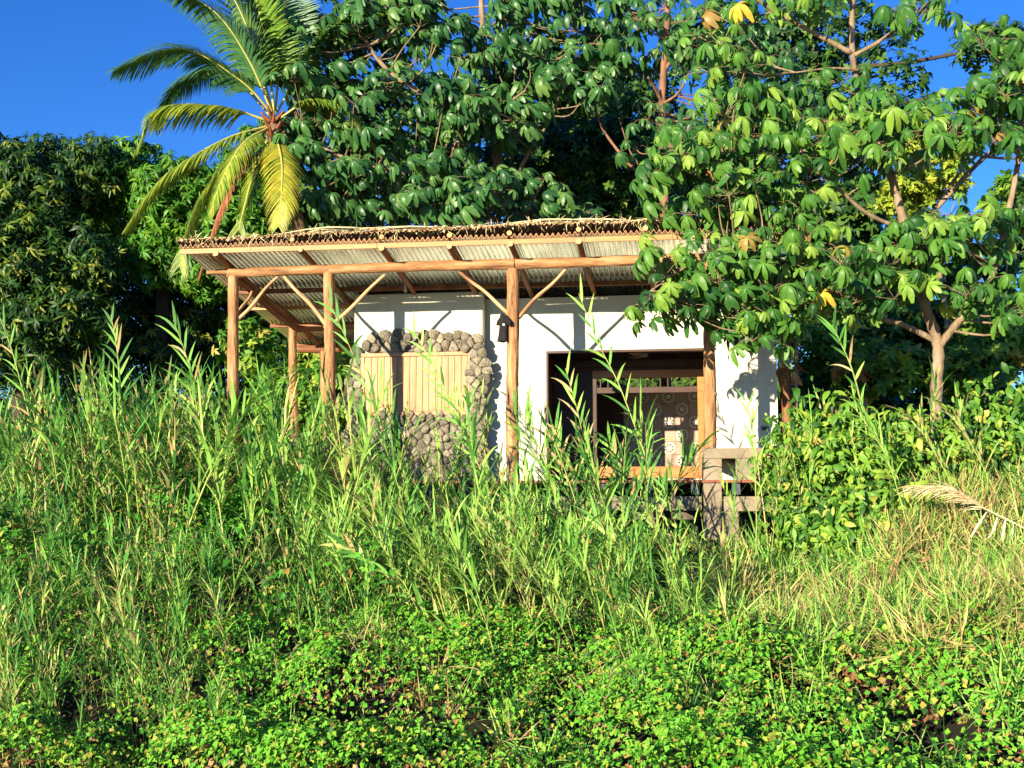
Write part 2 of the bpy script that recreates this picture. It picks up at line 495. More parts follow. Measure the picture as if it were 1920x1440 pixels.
xs = np.concatenate([np.linspace(-1500, -60, 12), np.linspace(-45, -9, 25), np.linspace(-8.5, 8.5, 140), np.linspace(9, 45, 25), np.linspace(60, 1500, 12)])
ys = np.concatenate([np.linspace(-300, -10, 8), np.linspace(-8, 8, 12), np.linspace(8.3, 22, 110), np.linspace(23, 60, 20), np.linspace(80, 3000, 12)])
GX, GY = np.meshgrid(xs, ys)
GZ = ground_h(GX, GY)
nx, ny = len(xs), len(ys)
ii = np.arange(nx * ny).reshape(ny, nx)
GF = np.stack([ii[:-1, :-1].ravel(), ii[:-1, 1:].ravel(), ii[1:, 1:].ravel(), ii[1:, :-1].ravel()], 1)
gmi = (GY[:-1, :-1].ravel() < 8.2).astype(int)
g = put('ground', mesh_np('ground', np.stack([GX.ravel(), GY.ravel(), GZ.ravel()], 1), [GF], mats=[M['soil'], M['sand']], midx=gmi, smooth=True))
g['kind'] = 'structure'


# ------------------------------------------------------------------ house
HB = Vector((0, 17.6, 0.25))
house = thing('house', 'small white plastered house with a corrugated metal roof on log posts', 'house', HB)


def X(px, Y, py=940):
    return P(px, py, Y).x


def Z(py, Y, px=960):
    return P(px, py, Y).z


def log(name, a, b, r0, r1=None, parent=house, mat='post', n=12, seg=14, bend=.012, wob=.10, knots=0, ends=True):
    """a round log between two world points, built along its own Z axis"""
    a = Vector(a); b = Vector(b); L = (b - a).length
    r1 = r0 if r1 is None else r1
    pts = []; rad = []
    ph = random.random() * 6; ph2 = random.random() * 6
    for i in range(seg + 1):
        t = i / seg
        pts.append((bend * L * math.sin(t * PI * 1.7 + ph) * math.sin(t * PI), bend * L * math.cos(t * PI * 1.3 + ph2) * math.sin(t * PI), t * L))
        rad.append((r0 + (r1 - r0) * t) * (1 + wob * (random.random() - .5)))
    V, F = tube_arr(pts, rad, n, True, wob * .6)
    mb = MB()
    mb.add(V, F[0]); mb.add(V, F[1], mi=1 if ends else 0)
    mb.v[1] = mb.v[1]
    for k in range(knots):
        i = random.randint(1, seg - 1); an = random.uniform(PI, 2 * PI)
        p = Vector(pts[i]); d = Vector((math.cos(an), math.sin(an), .3)).normalized()
        mb.tube([p + d * rad[i] * .75, p + d * (rad[i] * 1.12)], [rad[i] * .5, rad[i] * .22], 7)
    me = mb.mesh(name, [M[mat], M['logend']], smooth=True)
    o = bpy.data.objects.new(name, me)
    COL.objects.link(o)
    o.rotation_mode = 'QUATERNION'
    o.rotation_quaternion = (b - a).to_track_quat('Z', 'Y')
    o.location = a - WLOC[parent]
    o.parent = parent
    return o


YE, YP, YW, YW2, YB, YR = 15.65, 16.16, 17.6, 17.8, 18.8, 20.6
# roof plane: height at (x, y) of the underside of the lower sheets
HORIZ = 0
eL = P(338, 464, YE); eR = P(1512, 428, YE)
SLOPE = math.tan(math.radians(9.0))


def roof_z(x, y):
    t = (x - eL.x) / (eR.x - eL.x)
    return eL.z + (eR.z - eL.z) * t - (y - YE) * SLOPE


# walls
zt = Z(549, YW, 800)
DECK = Z(904, 15.85)
mb = MB().box((X(660, YW), YW, DECK), (X(904, YW), YW + 3.4, zt), bev=.012)
wall_main = put('wall', mb.mesh('wall', M['plaster']), house)
x0, x1, x2, x3 = X(904, YW2), X(1025, YW2), X(1345, YW2), X(1462, YW2)
zt2 = Z(556, YW2, 1100); zo = Z(657, YW2, 1100)
TH = .16
mb = MB()
mb.box((x0, YW2, DECK), (x1, YW2 + TH, zo + .002))
mb.box((x0, YW2, zo + .002), (x3, YW2 + TH, zt2))
mb.box((x2, YW2, DECK), (x3, YW2 + TH, zo + .002))
mb.box((x3 - TH, YW2 + TH + .002, DECK), (x3, 21.2, zt2 - .002))
put('wall', mb.mesh('front_wall', M['plaster']), house)
# ceiling, floor, inner walls
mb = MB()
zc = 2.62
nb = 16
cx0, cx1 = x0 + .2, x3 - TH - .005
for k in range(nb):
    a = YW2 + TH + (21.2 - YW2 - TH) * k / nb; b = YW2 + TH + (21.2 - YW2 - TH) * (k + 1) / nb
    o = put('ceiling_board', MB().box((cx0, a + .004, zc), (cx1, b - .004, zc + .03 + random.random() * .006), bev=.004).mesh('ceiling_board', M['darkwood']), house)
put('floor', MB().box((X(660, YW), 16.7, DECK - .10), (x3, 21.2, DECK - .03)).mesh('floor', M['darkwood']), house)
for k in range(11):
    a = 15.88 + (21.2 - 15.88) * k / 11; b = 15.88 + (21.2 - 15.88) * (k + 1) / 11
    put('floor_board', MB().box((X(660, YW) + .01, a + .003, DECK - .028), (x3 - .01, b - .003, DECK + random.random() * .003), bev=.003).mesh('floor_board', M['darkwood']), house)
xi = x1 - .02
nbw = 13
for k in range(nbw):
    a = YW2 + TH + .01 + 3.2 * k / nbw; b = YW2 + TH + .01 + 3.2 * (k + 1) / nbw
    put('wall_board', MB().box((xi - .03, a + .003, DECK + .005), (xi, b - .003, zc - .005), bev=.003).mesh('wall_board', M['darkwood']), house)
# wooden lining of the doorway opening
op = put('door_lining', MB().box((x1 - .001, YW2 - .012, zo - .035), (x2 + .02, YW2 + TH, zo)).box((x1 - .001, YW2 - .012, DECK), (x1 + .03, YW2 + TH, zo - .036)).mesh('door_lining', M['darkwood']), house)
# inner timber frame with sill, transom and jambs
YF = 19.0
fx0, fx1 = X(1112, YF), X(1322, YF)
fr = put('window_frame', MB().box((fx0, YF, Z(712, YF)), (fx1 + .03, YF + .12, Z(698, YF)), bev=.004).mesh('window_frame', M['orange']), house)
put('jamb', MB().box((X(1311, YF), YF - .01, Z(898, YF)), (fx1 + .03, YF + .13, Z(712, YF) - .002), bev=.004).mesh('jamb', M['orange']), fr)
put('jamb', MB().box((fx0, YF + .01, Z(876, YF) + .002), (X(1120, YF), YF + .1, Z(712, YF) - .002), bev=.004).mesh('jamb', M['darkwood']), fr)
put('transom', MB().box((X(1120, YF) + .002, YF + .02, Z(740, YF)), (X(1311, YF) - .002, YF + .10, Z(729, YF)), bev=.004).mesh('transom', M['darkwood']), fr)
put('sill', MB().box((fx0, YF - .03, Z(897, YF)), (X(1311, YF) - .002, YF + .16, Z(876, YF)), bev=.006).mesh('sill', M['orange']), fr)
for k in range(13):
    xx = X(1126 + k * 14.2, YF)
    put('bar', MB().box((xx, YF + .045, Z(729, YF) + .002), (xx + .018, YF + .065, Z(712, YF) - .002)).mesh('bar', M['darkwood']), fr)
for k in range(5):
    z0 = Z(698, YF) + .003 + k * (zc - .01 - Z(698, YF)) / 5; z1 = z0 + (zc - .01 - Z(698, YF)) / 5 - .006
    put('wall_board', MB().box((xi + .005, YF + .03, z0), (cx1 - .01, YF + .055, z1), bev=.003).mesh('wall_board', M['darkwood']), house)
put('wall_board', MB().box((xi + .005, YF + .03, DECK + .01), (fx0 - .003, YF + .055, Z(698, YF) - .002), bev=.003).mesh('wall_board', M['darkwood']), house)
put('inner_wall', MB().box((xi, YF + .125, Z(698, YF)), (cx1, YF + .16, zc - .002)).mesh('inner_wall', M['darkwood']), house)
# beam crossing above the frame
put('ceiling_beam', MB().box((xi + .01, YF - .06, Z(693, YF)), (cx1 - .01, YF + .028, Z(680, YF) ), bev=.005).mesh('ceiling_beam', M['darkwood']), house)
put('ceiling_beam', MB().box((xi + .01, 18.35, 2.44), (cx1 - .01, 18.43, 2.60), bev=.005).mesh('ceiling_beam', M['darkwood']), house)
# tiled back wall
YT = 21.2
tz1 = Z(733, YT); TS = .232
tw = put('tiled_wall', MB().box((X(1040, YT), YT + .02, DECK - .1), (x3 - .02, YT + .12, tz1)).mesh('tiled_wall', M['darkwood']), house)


def tile_mesh(kind):
    h = TS / 2 - .003
    mb = MB().box((-h, 0, -h), (h, .018, h), mi=1)
    if kind == 'rosette':
        def ring(r0, r1, n, y, mi, off=0):
            V = []; F = []
            for k in range(n):
                a = 2 * PI * (k + off) / n
                V += [(r0 * math.cos(a), y, r0 * math.sin(a)), (r1 * math.cos(a), y, r1 * math.sin(a))]
            for k in range(n):
                j = (k + 1) % n
                F.append((2 * k, 2 * k + 1, 2 * j + 1, 2 * j))
            mb.add(V, np.array(F), mi=mi)
        ring(.0, h * 1.04, 8, -.0015, 0, .5)
        ring(h * .80, h * .86, 16, -.003, 3)
        for k in range(8):
            a = 2 * PI * (k + .5) / 8
            c, s_ = math.cos(a), math.sin(a)
            pr = [(.28, 0), (.45, .13), (.66, .16), (.74, .08), (.74, -.08), (.66, -.16), (.45, -.13)]
            V = [(h * (u * c - v * s_), -.003, h * (u * s_ + v * c)) for u, v in pr]
            mb.add(V, np.array([[0, 1, 2, 3, 4, 5, 6]]), mi=2)
    else:
        for (cx, cz) in ((-h, -h), (h, -h), (h, h), (-h, h)):
            V = []; F = []
            a0 = math.atan2(-cz, -cx) - PI / 4
            for k in range(7):
                a = a0 + PI / 2 * k / 6
                for r in (h * .62, h * .70):
                    V.append((cx + r * math.cos(a), -.0015, cz + r * math.sin(a)))
            for k in range(6):
                F.append((2 * k, 2 * k + 1, 2 * k + 3, 2 * k + 2))
            mb.add(V, np.array(F), mi=3)
    return mb.mesh('tile', [M['tcream'], M['ttaupe'], M['tdark'], M['trose']])


tmesh = {k: tile_mesh(k) for k in ('rosette', 'plain')}
tcx = X(1318, YT) - TS / 2
for i in range(13):
    for j in range(9):
        xx = tcx - i * TS; zz = tz1 - .03 - TS / 2 - j * TS
        if zz < DECK + .05: continue
        if xx < X(1172, YT): continue
        put('tile', tmesh['rosette' if (i + j) % 2 == 0 else 'plain'], tw, loc=(xx, YT, zz))
# ceiling fan
fan = thing('ceiling_fan', 'ceiling fan with thin blades inside the doorway under dark boards', 'fan', P(1208, 664, 18.7))
fp = P(1208, 664, 18.7)
put('motor', MB().tube([fp + Vector((0, 0, .04)), fp, fp - Vector((0, 0, .05))], [.04, .075, .05], 14).tube([fp + Vector((0, 0, .04)), (fp.x, fp.y, zc)], .012, 8).mesh('motor', M['steelgrey'], True), fan)
for k in range(3):
    a = 2 * PI * k / 3 + .12
    d = Vector((math.cos(a), math.sin(a), 0)); s_ = Vector((-d.y, d.x, .25))
    V = []
    for t, w in ((.07, .02), (.14, .055), (.3, .06), (.46, .05), (.5, .025)):
        c = fp + d * t - Vector((0, 0, .02))
        V += [c + s_ * w, c - s_ * w]
    F = [(2 * q, 2 * q + 1, 2 * q + 3, 2 * q + 2) for q in range(4)]
    V2 = [v - Vector((0, 0, .008)) for v in V]
    put('blade', MB().add([tuple(v) for v in V], np.array(F)).add([tuple(v) for v in V2], np.array(F)[:, ::-1]).mesh('blade', M['steelgrey']), fan)

# shutter window with vertical boards
wf = put('shutter', MB().box((X(676, YW), YW - .035, Z(776, YW)), (X(881, YW), YW - .004, Z(657, YW))).mesh('shutter_backing', M['darkwood']), house)


def board(px0, py0, px1, py1, d0=.06, d1=.036, mat='shutter', name='board', rag=0):
    mb = MB().box((X(px0, YW), YW - d0, Z(py1, YW)), (X(px1, YW), YW - d1, Z(py0, YW)), bev=.004)
    return put(name, mb.mesh(name, M[mat]), wf)


for a, b in ((683, 877),):
    n = max(2, round((b - a) / 12.2))
    for k in range(n):
        board(a + (b - a) * k / n + .35, 665.5, a + (b - a) * (k + 1) / n - .35, 769.5, d0=.053 + .0015 * random.random())
board(676, 658, 881, 665, .075, .036)
board(676, 770, 881, 777, .08, .036)
for a, b in ((675.5, 682.5), (877.5, 881.5)):
    board(a, 665.3, b, 769.7, .072, .036)
# lava stones round the window
backing = MB()
poly = [(655, 905), (652, 800), (655, 720), (662, 668), (690, 640), (740, 627), (800, 624), (860, 628), (900, 640), (912, 660), (912, 905)]


def in_poly(x, y, poly):
    c = False; j = len(poly) - 1
    for i in range(len(poly)):
        xi_, yi_ = poly[i]; xj, yj = poly[j]
        if (yi_ > y) != (yj > y) and x < (xj - xi_) * (y - yi_) / (yj - yi_) + xi_: c = not c
        j = i
    return c


clad = put('stone_cladding', MB().box((X(662, YW), YW - .05, DECK), (X(902, YW), YW - .002, Z(778, YW))).box((X(662, YW), YW - .05, Z(778, YW) + .002), (X(675, YW), YW - .002, Z(664, YW)))
           .box((X(883, YW), YW - .05, Z(778, YW) + .002), (X(903, YW), YW - .002, Z(652, YW))).box((X(690, YW), YW - .05, Z(656, YW)), (X(882, YW), YW - .002, Z(640, YW))).mesh('stone_backing', M['mortar']), house)
spts = []
tries = 0
while len(spts) < 292 and tries < 30000:
    tries += 1
    px = random.uniform(650, 918); py = random.uniform(620, 906)
    if not in_poly(px, py, poly): continue
    if 674 < px < 884 and 655 < py < 779: continue
    if any((px - a) ** 2 + ((py - b) * 1.05) ** 2 < 12.4 ** 2 for a, b in spts): continue
    spts.append((px, py))
def clip_half(pg, mx, my, nx_, ny_):
    out = []
    for a in range(len(pg)):
        p, q_ = pg[a], pg[(a + 1) % len(pg)]
        dp = (p[0] - mx) * nx_ + (p[1] - my) * ny_; dq = (q_[0] - mx) * nx_ + (q_[1] - my) * ny_
        if dp <= 0: out.append(p)
        if (dp < 0 < dq) or (dq < 0 < dp):
            t = dp / (dp - dq); out.append((p[0] + (q_[0] - p[0]) * t, p[1] + (q_[1] - p[1]) * t))
    return out


SXY = [(P(a, b, YW).x, P(a, b, YW).z) for a, b in spts]
for n_, (cx, cz) in enumerate(SXY):
    rm = random.uniform(.082, .115)
    pg = [(cx + rm * math.cos(2 * PI * k / 10 + n_), cz + rm * math.sin(2 * PI * k / 10 + n_)) for k in range(10)]
    for (ax_, az_) in SXY:
        d2 = (ax_ - cx) ** 2 + (az_ - cz) ** 2
        if 1e-9 < d2 < .05:
            d = math.sqrt(d2); pg = clip_half(pg, (cx + ax_) / 2, (cz + az_) / 2, (ax_ - cx) / d, (az_ - cz) / d)
    m_ = [(( p[0] + q_[0]) / 2, (p[1] + q_[1]) / 2) for p, q_ in zip(pg, pg[1:] + pg[:1])]
    pts2 = []
    for a in range(len(pg)):                       # corners cut, so the stones read as worn
        p = pg[a]; m0 = m_[a - 1]; m1 = m_[a]
        pts2 += [(p[0] * .62 + m0[0] * .38, p[1] * .62 + m0[1] * .38), (p[0] * .62 + m1[0] * .38, p[1] * .62 + m1[1] * .38)]
    dep = random.uniform(.025, .062); tx, tz = random.uniform(-.45, .45), random.uniform(-.4, .4)
    rings_ = []
    for (sc_, dy) in ((1.0, 0), (.97, .6), (.83, .95), (.45, 1.05)):
        rings_.append([((x_ - cx) * sc_ * random.uniform(.90, 1.07), -dep * dy - (tx * (x_ - cx) + tz * (z_ - cz)) * sc_ * min(1, dy * 1.3) + random.uniform(-.005, .005) * (dy > 0), (z_ - cz) * sc_ * random.uniform(.94, 1.04)) for x_, z_ in pts2])
    nn = len(pts2)
    V = [v for r_ in rings_ for v in r_] + [(0, -dep * 1.1, 0)]
    Fq = [(a * nn + b, a * nn + (b + 1) % nn, (a + 1) * nn + (b + 1) % nn, (a + 1) * nn + b) for a in range(3) for b in range(nn)]
    Ft = [(3 * nn + b, 3 * nn + (b + 1) % nn, 4 * nn) for b in range(nn)]
    put('stone', MB().add(V, [np.array(Fq), np.array(Ft)]).mesh('stone', M['stone'], True), clad, loc=(cx, YW - .045, cz))


# log posts
def post(px0, py0, px1, py1, Y, r, **k):
    return log('post', P(px1, py1, Y), P(px0, py0, Y), r * 1.05, r * .93, **k)


def down(px, py, Y, zb):
    p = P(px, py, Y); return Vector((p.x, Y, zb))


for (px, pyt, pxb, Y, r, zb, kn) in ((437, 506, 442, YP, .083, -.5, 4), (617, 500, 617, YP, .083, -.6, 4), (961, 492, 962, YP, .088, DECK - .05, 3), (1331, 482, 1333, 16.1, .083, Z(843, 16.1), 3)):
    t = P(px, pyt, Y); b = down(pxb, 940, Y, zb)
    log('post', b, t, r * 1.04, r * .95, knots=kn, seg=22, bend=.004, wob=.12)
log('post', down(552, 940, YB, -.5), P(549, 614, YB), .075, .068, knots=2)
log('post', down(1475, 940, 17.95, DECK), P(1476, 600, 17.95), .085, .08, knots=2, mat='rafter')
log('post', down(612, 940, 20.3, -.4), P(607, 650, 20.3), .07, .065)
# beams
log('beam', P(428, 513, YP - .02), P(622, 505, YP - .02), .068, .073, seg=12, bend=.004)
log('beam', P(619, 505, YP - .04), P(965, 495, YP - .04), .072, .076, seg=16, bend=.003)
log('beam', P(958, 495, YP - .02), P(1346, 484, YP - .02), .075, .072, seg=16, bend=.003)
log('beam', P(388, 511, YP + .12), P(470, 509, YP + .12), .035, .045, seg=6)
log('beam', P(552, 615, YB), P(900, 611, YB), .075, .07, seg=10, mat='rafter')
log('beam', P(560, 655, 20.3), P(700, 650, 20.3), .07, .07, seg=6, mat='rafter')
log('beam', P(430, 515, YP + .1), P(556, 616, YB), .05, .055, seg=10, mat='rafter')
# braces
for (a, b, Y, r) in (((445, 600), (522, 518), YP, .027), ((611, 608), (532, 517), YP, .03), ((624, 607), (722, 515), YP, .028),
                     ((953, 588), (862, 510), YP, .028), ((972, 597), (1062, 503), YP, .028)):
    log('brace', P(a[0], a[1], Y + .02), P(b[0], b[1], Y + .02), r * 1.1, r * .8, mat='pole', n=8, seg=9, bend=.022, wob=.14)
log('brace', P(445, 594, YP + .1), P(473, 546, YP + .7), .026, .022, mat='pole', n=8, bend=.02)
# fascia and purlins under the sheets
mb = MB()


def strip_board(name, Y, py_off0, h, th, mat, xa=338, xb=1510, nseg=1, parent=house, gap=.003):
    """boards along the eave, laid end to end, following the roof"""
    X0 = P(xa, 470, Y).x; X1 = P(xb, 440, Y).x
    for k in range(nseg):
        a = X0 + (X1 - X0) * k / nseg + gap; b = X0 + (X1 - X0) * (k + 1) / nseg - gap
        za, zb = roof_z(a, Y) + py_off0, roof_z(b, Y) + py_off0
        V = [(a, Y, za - h), (b, Y, zb - h), (b, Y + th, zb - h), (a, Y + th, za - h), (a, Y, za), (b, Y, zb), (b, Y + th, zb), (a, Y + th, za)]
        F = [(0, 3, 2, 1), (4, 5, 6, 7), (0, 1, 5, 4), (1, 2, 6, 5), (2, 3, 7, 6), (3, 0, 4, 7)]
        put(name, MB().add(V, np.array(F)).mesh(name, M[mat]), parent)


roof = put('roof', MB().box((eL.x + .3, 18.0, roof_z(eL.x + .3, 18.0) + .30), (eL.x + .34, 18.04, roof_z(eL.x + .3, 18) + .33)).mesh('roof_block', M['rafter']), house)
AMP = .024
strip_board('fascia_board', YE, -AMP - .003, .068, .028, 'fascia', nseg=3, parent=roof)
for Yp_, m_ in ((17.05, 'rafter'), (17.45, 'rafter'), (18.2, 'pole'), (19.1, 'rafter'), (20.3, 'rafter')):
    strip_board('purlin', Yp_, -AMP - .003, .05, .05, m_, xa=338 + (1320 - 338) * (1 - 15.65 / Yp_) * 0 + 0 + 338 * 0, xb=1510, parent=roof) if False else None


def purlin(Y, h, mat):
    X0 = eL.x + .02; X1 = eR.x - .1
    V = []
    for (x, s_) in ((X0, 0), (X1, 0)):
        z = roof_z(x, Y) - AMP - .003
        V += [(x, Y, z - h), (x, Y + .05, z - h), (x, Y + .05, z), (x, Y, z)]
    F = [(0, 4, 5, 1), (1, 5, 6, 2), (2, 6, 7, 3), (3, 7, 4, 0), (0, 1, 2, 3), (4, 7, 6, 5)]
    put('purlin', MB().add(V, np.array(F)).mesh('purlin', M[mat]), roof)


for Y_, m_ in ((17.4, 'rafter'), (18.25, 'fascia'), (19.2, 'rafter'), (20.35, 'rafter')):
    purlin(Y_, .07 if Y_ < 17.5 else .055, m_)


def corr_sheet(name, xa, xb, ya, yb, zf, lift, parent, mat='zinc', amp=AMP, pitch=.076):
    n = max(8, int(round((xb - xa) / pitch * 9)))
    xs_ = np.linspace(xa, xb, n + 1)
    m = 7
    ys_ = np.linspace(ya, yb, m + 1)
    th = .011
    V = []
    for j, y in enumerate(ys_):
        zz = np.array([zf(x, y) for x in (xa, xb)])
        zl = zz[0] + (zz[1] - zz[0]) * (xs_ - xa) / (xb - xa)
        z = zl + lift + amp * np.sin((xs_ - eL.x) / pitch * 2 * PI)
        if j == 0: z = z + .004 * np.sin(xs_ * 7.0)
        V.append(np.stack([xs_, np.full(n + 1, y), z], 1))
    top = np.concatenate(V) + np.array([0, 0, th])
    bot = np.concatenate(V)
    idx = np.arange((m + 1) * (n + 1)).reshape(m + 1, n + 1)
    q = np.stack([idx[:-1, :-1].ravel(), idx[:-1, 1:].ravel(), idx[1:, 1:].ravel(), idx[1:, :-1].ravel()], 1)
    off = (m + 1) * (n + 1)
    mb = MB()
    mb.add(np.concatenate([top, bot]), [q, (q + off)[:, ::-1]])
    e = np.stack([idx[0, 1:], idx[0, :-1], idx[0, :-1] + off, idx[0, 1:] + off], 1)
    mb.add(np.concatenate([top, bot]), e, mi=1)
    put(name, mb.mesh(name, [M[mat], M['edge']], smooth=True), parent)


NS = 11
SW = (eR.x - eL.x) / NS
for k in range(NS):
    a = eL.x + SW * k; b = a + SW + .03
    corr_sheet('roof_sheet', a, min(b, eR.x), YE - .05 + .02 * random.random(), YR, roof_z, .006 * (k % 2), roof)
UP0, UP1 = .07, .135


def roof_up(x, y):
    t = (x - eL.x) / (eR.x - eL.x)
    return roof_z(x, y) + UP0 + (UP1 - UP0) * min(1, max(0, t * 1.6)) + .012 * math.sin(x * 2.1)


for k in range(NS):
    a = eL.x + SW * k - .02; b = a + SW + .05
    corr_sheet('roof_sheet', a, min(b, eR.x), YE - .07, YR, roof_up, .006 * ((k + 1) % 2), roof, mat='shadezinc', amp=.014)
# rafters: lower logs under the sheets, short upper logs between the layers
for (px, py) in ((404, 475), (563, 467), (715, 465), (842, 462), (957, 457), (1085, 452), (1210, 451), (1335, 447), (1455, 444)):
    p = P(px, py, YE - .03)
    r = random.uniform(.034, .040) * (1.15 if px < 420 else 1)
    a = Vector((p.x, YE - .03, p.z)); zb = roof_z(p.x, YR - .3) - AMP - r - .0
    a.z = min(a.z, roof_z(p.x, YE) - AMP - .066)
    b = Vector((p.x + random.uniform(-.05, .05), YR - .3, zb))
    log('rafter', a, b, r, r * 1.05, parent=roof, mat='rafter', n=10, seg=10, bend=.003)
for (px, py) in ((548, 449), (716, 444), (843, 441), (955, 437), (1085, 430), (1210, 428), (1340, 425), (1475, 421)):
    p = P(px, py, YE - .05)
    log('rafter', (p.x, YE - .06, p.z), (p.x, YE + 2.0, p.z - 2.0 * SLOPE + .0), .037, .037, parent=roof, mat='rafter', n=10, seg=5, bend=.001)
# vent pipe, right-hand pipe, socket
mb = MB()
p = P(760, 548, 17.35); q = P(760, 530, 17.35)
mb.tube([p, q], .022, 10).tube([q + Vector((0, 0, -.005)), q + Vector((0, 0, .02)), q + Vector((0, 0, .03))], [.05, .055, .03], 12)
put('vent_pipe', mb.mesh('vent_pipe', M['white'], True), house)
a = P(1493, 790, 17.95); b = P(1493, 640, 17.95)
put('drain_pipe', MB().tube([a, b], .03, 10).tube([P(1493, 700, 17.95), P(1493, 694, 17.95)], .042, 10).mesh('drain_pipe', M['concrete'], True), house)
p = P(1434, 803, YW2)
put('socket', MB().box((p.x - .05, YW2 - .015, p.z - .03), (p.x + .05, YW2 - .001, p.z + .03), bev=.004).mesh('socket', M['joist']), house)
# concrete base, deck edge, joists
YD = 15.85
mb = MB()
zc1, zc2 = Z(843, YD), Z(862, YD)
mb.box((X(1317, YD), YD, zc2), (X(1462, YD), YW2 - .01, zc1), bev=.008)
put('plinth_beam', mb.mesh('plinth_beam', M['concrete']), house)
put('plinth_pier', MB().box((X(1317, YD), YD, DECK), (X(1355, YD), YD + .35, zc2 - .002), bev=.006).mesh('plinth_pier', M['concrete']), house)
put('plinth_pier', MB().box((X(1381, YD), YD, DECK), (X(1462, YD), YD + .35, zc2 - .002), bev=.006).mesh('plinth_pier', M['concrete']), house)
put('deck_edge', MB().box((X(640, YD), YD - .04, Z(906, YD)), (X(1420, YD), YD - .002, Z(901, YD))).mesh('deck_edge', M['rust']), house)
for px in (720, 800, 870, 960, 1040, 1130, 1215, 1304, 1381):
    put('joist', MB().box((X(px - 8, YD), YD + .02, Z(928, YD)), (X(px + 8, YD), YW2, Z(907, YD)), bev=.004).mesh('joist', M['joist']), house)
put('footing_beam', MB().box((X(700, YD), YD + .04, Z(957, YD)), (X(1316, YD), YD + .3, Z(931, YD)), bev=.008).mesh('footing_beam', M['concrete']), house)
put('footing_pier', MB().box((X(1319, YD), YD - .01, Z(1010, YD)), (X(1354, YD), YD + .35, Z(907, YD)), bev=.006).mesh('footing_pier', M['concrete']), house)
put('footing_pier', MB().box((X(1357, YD), YD - .005, Z(958, YD)), (X(1462, YD), YD + .3, Z(931, YD)), bev=.006).mesh('footing_pier', M['concrete']), house)
put('footing_pier', MB().box((X(1357, YD), YD - .006, Z(1010, YD)), (X(1385, YD), YD + .3, Z(958, YD) - .002), bev=.006).mesh('footing_pier', M['concrete']), house)
put('footing_wall', MB().box((X(662, YW), YW - .01, -.8), (x3, YW + .1, DECK - .11)).mesh('footing_wall', M['mortar']), house)

# t-shirt on the brace
ts = P(944, 612, YP - .06)
V = []; rings = []
prof = [(588, 3, 942), (592, 7, 944), (598, 10, 946), (606, 11, 945), (612, 8, 944), (622, 8.5, 943.5), (632, 9.5, 943), (641, 10.5, 942)]
nseg = 20
for (py, hw, cx) in prof:
    c = P(cx, py, YP - .10); w = hw / 135.0
    for k in range(nseg):
        a = 2 * PI * k / nseg
        f = 1 + .14 * math.sin(a * 5 + py * .05)
        V.append((c.x + w * math.cos(a), c.y + .032 * math.sin(a) * f * (1 + (py - 588) / 90), c.z + .006 * math.sin(a * 3)))
F = [(i * nseg + j, i * nseg + (j + 1) % nseg, (i + 1) * nseg + (j + 1) % nseg, (i + 1) * nseg + j) for i in range(len(prof) - 1) for j in range(nseg)]
mb = MB().add(V, [np.array(F)])
sl = P(936, 602, YP - .10)
mb.tube([P(940, 596, YP - .1), sl, P(934, 610, YP - .1)], [.02, .03, .032], 8)
mb.tube([P(950, 596, YP - .14), P(955, 603, YP - .14), P(957, 610, YP - .13)], [.02, .03, .03], 8)
c = P(944, 609, YP - .145)
mb.add([(c.x - .018, c.y, c.z + .012), (c.x + .012, c.y, c.z + .018), (c.x + .02, c.y, c.z - .006), (c.x - .004, c.y, c.z - .014)], np.array([[0, 1, 2, 3]]), mi=1)
tag(put('t_shirt', mb.mesh('t_shirt', [M['cloth'], M['white']], True)), 'black t-shirt hanging from the brace beside the middle post', 't-shirt')


# ------------------------------------------------------------------ leaf templates
def strip_leaf(L, W, n=4, droop=.3, fold=.15, shape=None, tip=0.0):
    """a blade along +X with a folded midrib, face up; 3 verts across"""
    V = []; F = []
    for i in range(n + 1):
        t = i / n
        w = (shape(t) if shape else math.sin(PI * min(1, t * .93 + .05)) ** .7) * W / 2
        w = max(w, .0005)
        x = L * (t - .18 * droop * t * t); z = -droop * L * t * t
        V += [(x, w, z + fold * w), (x, 0, z), (x, -w, z + fold * w)]
    for i in range(n):
        a = 3 * i
        F += [(a, a + 1, a + 4, a + 3), (a + 1, a + 2, a + 5, a + 4)]
    return np.array(V), np.array(F)


def rotz(V, a):
    c, s_ = math.cos(a), math.sin(a)
    return V @ np.array([[c, s_, 0], [-s_, c, 0], [0, 0, 1]])


def roty(V, a):
    c, s_ = math.cos(a), math.sin(a)
    return V @ np.array([[c, 0, -s_], [0, 1, 0], [s_, 0, c]])


def join(parts):
    V = []; F = []; n = 0
    for v, f in parts:
        V.append(v); F.append(f + n); n += len(v)
    return np.concatenate(V), np.concatenate(F)


def palmate(seed, nl=8, Rr=.25, wid=.105, droop=.55):
    rr = random.Random(seed)
    parts = []
    shp = lambda t: (0.08 + .95 * math.sin(PI * min(1, t ** 1.55 * .95)) ** .8) if t < 1 else .42
    for k in range(nl):
        a = -PI * .86 + 2 * PI * .86 * k / (nl - 1) + rr.uniform(-.13, .13)
        L = Rr * (1 - .32 * (abs(a) / PI) ** 2) * rr.uniform(.78, 1.14)
        v, f = strip_leaf(L, wid * L / .25 * rr.uniform(.9, 1.1), 4, droop * rr.uniform(.5, 1.7), .28, shp)
        v = roty(v, rr.uniform(.0, .3))
        parts.append((rotz(v, a), f))
    return join(parts)


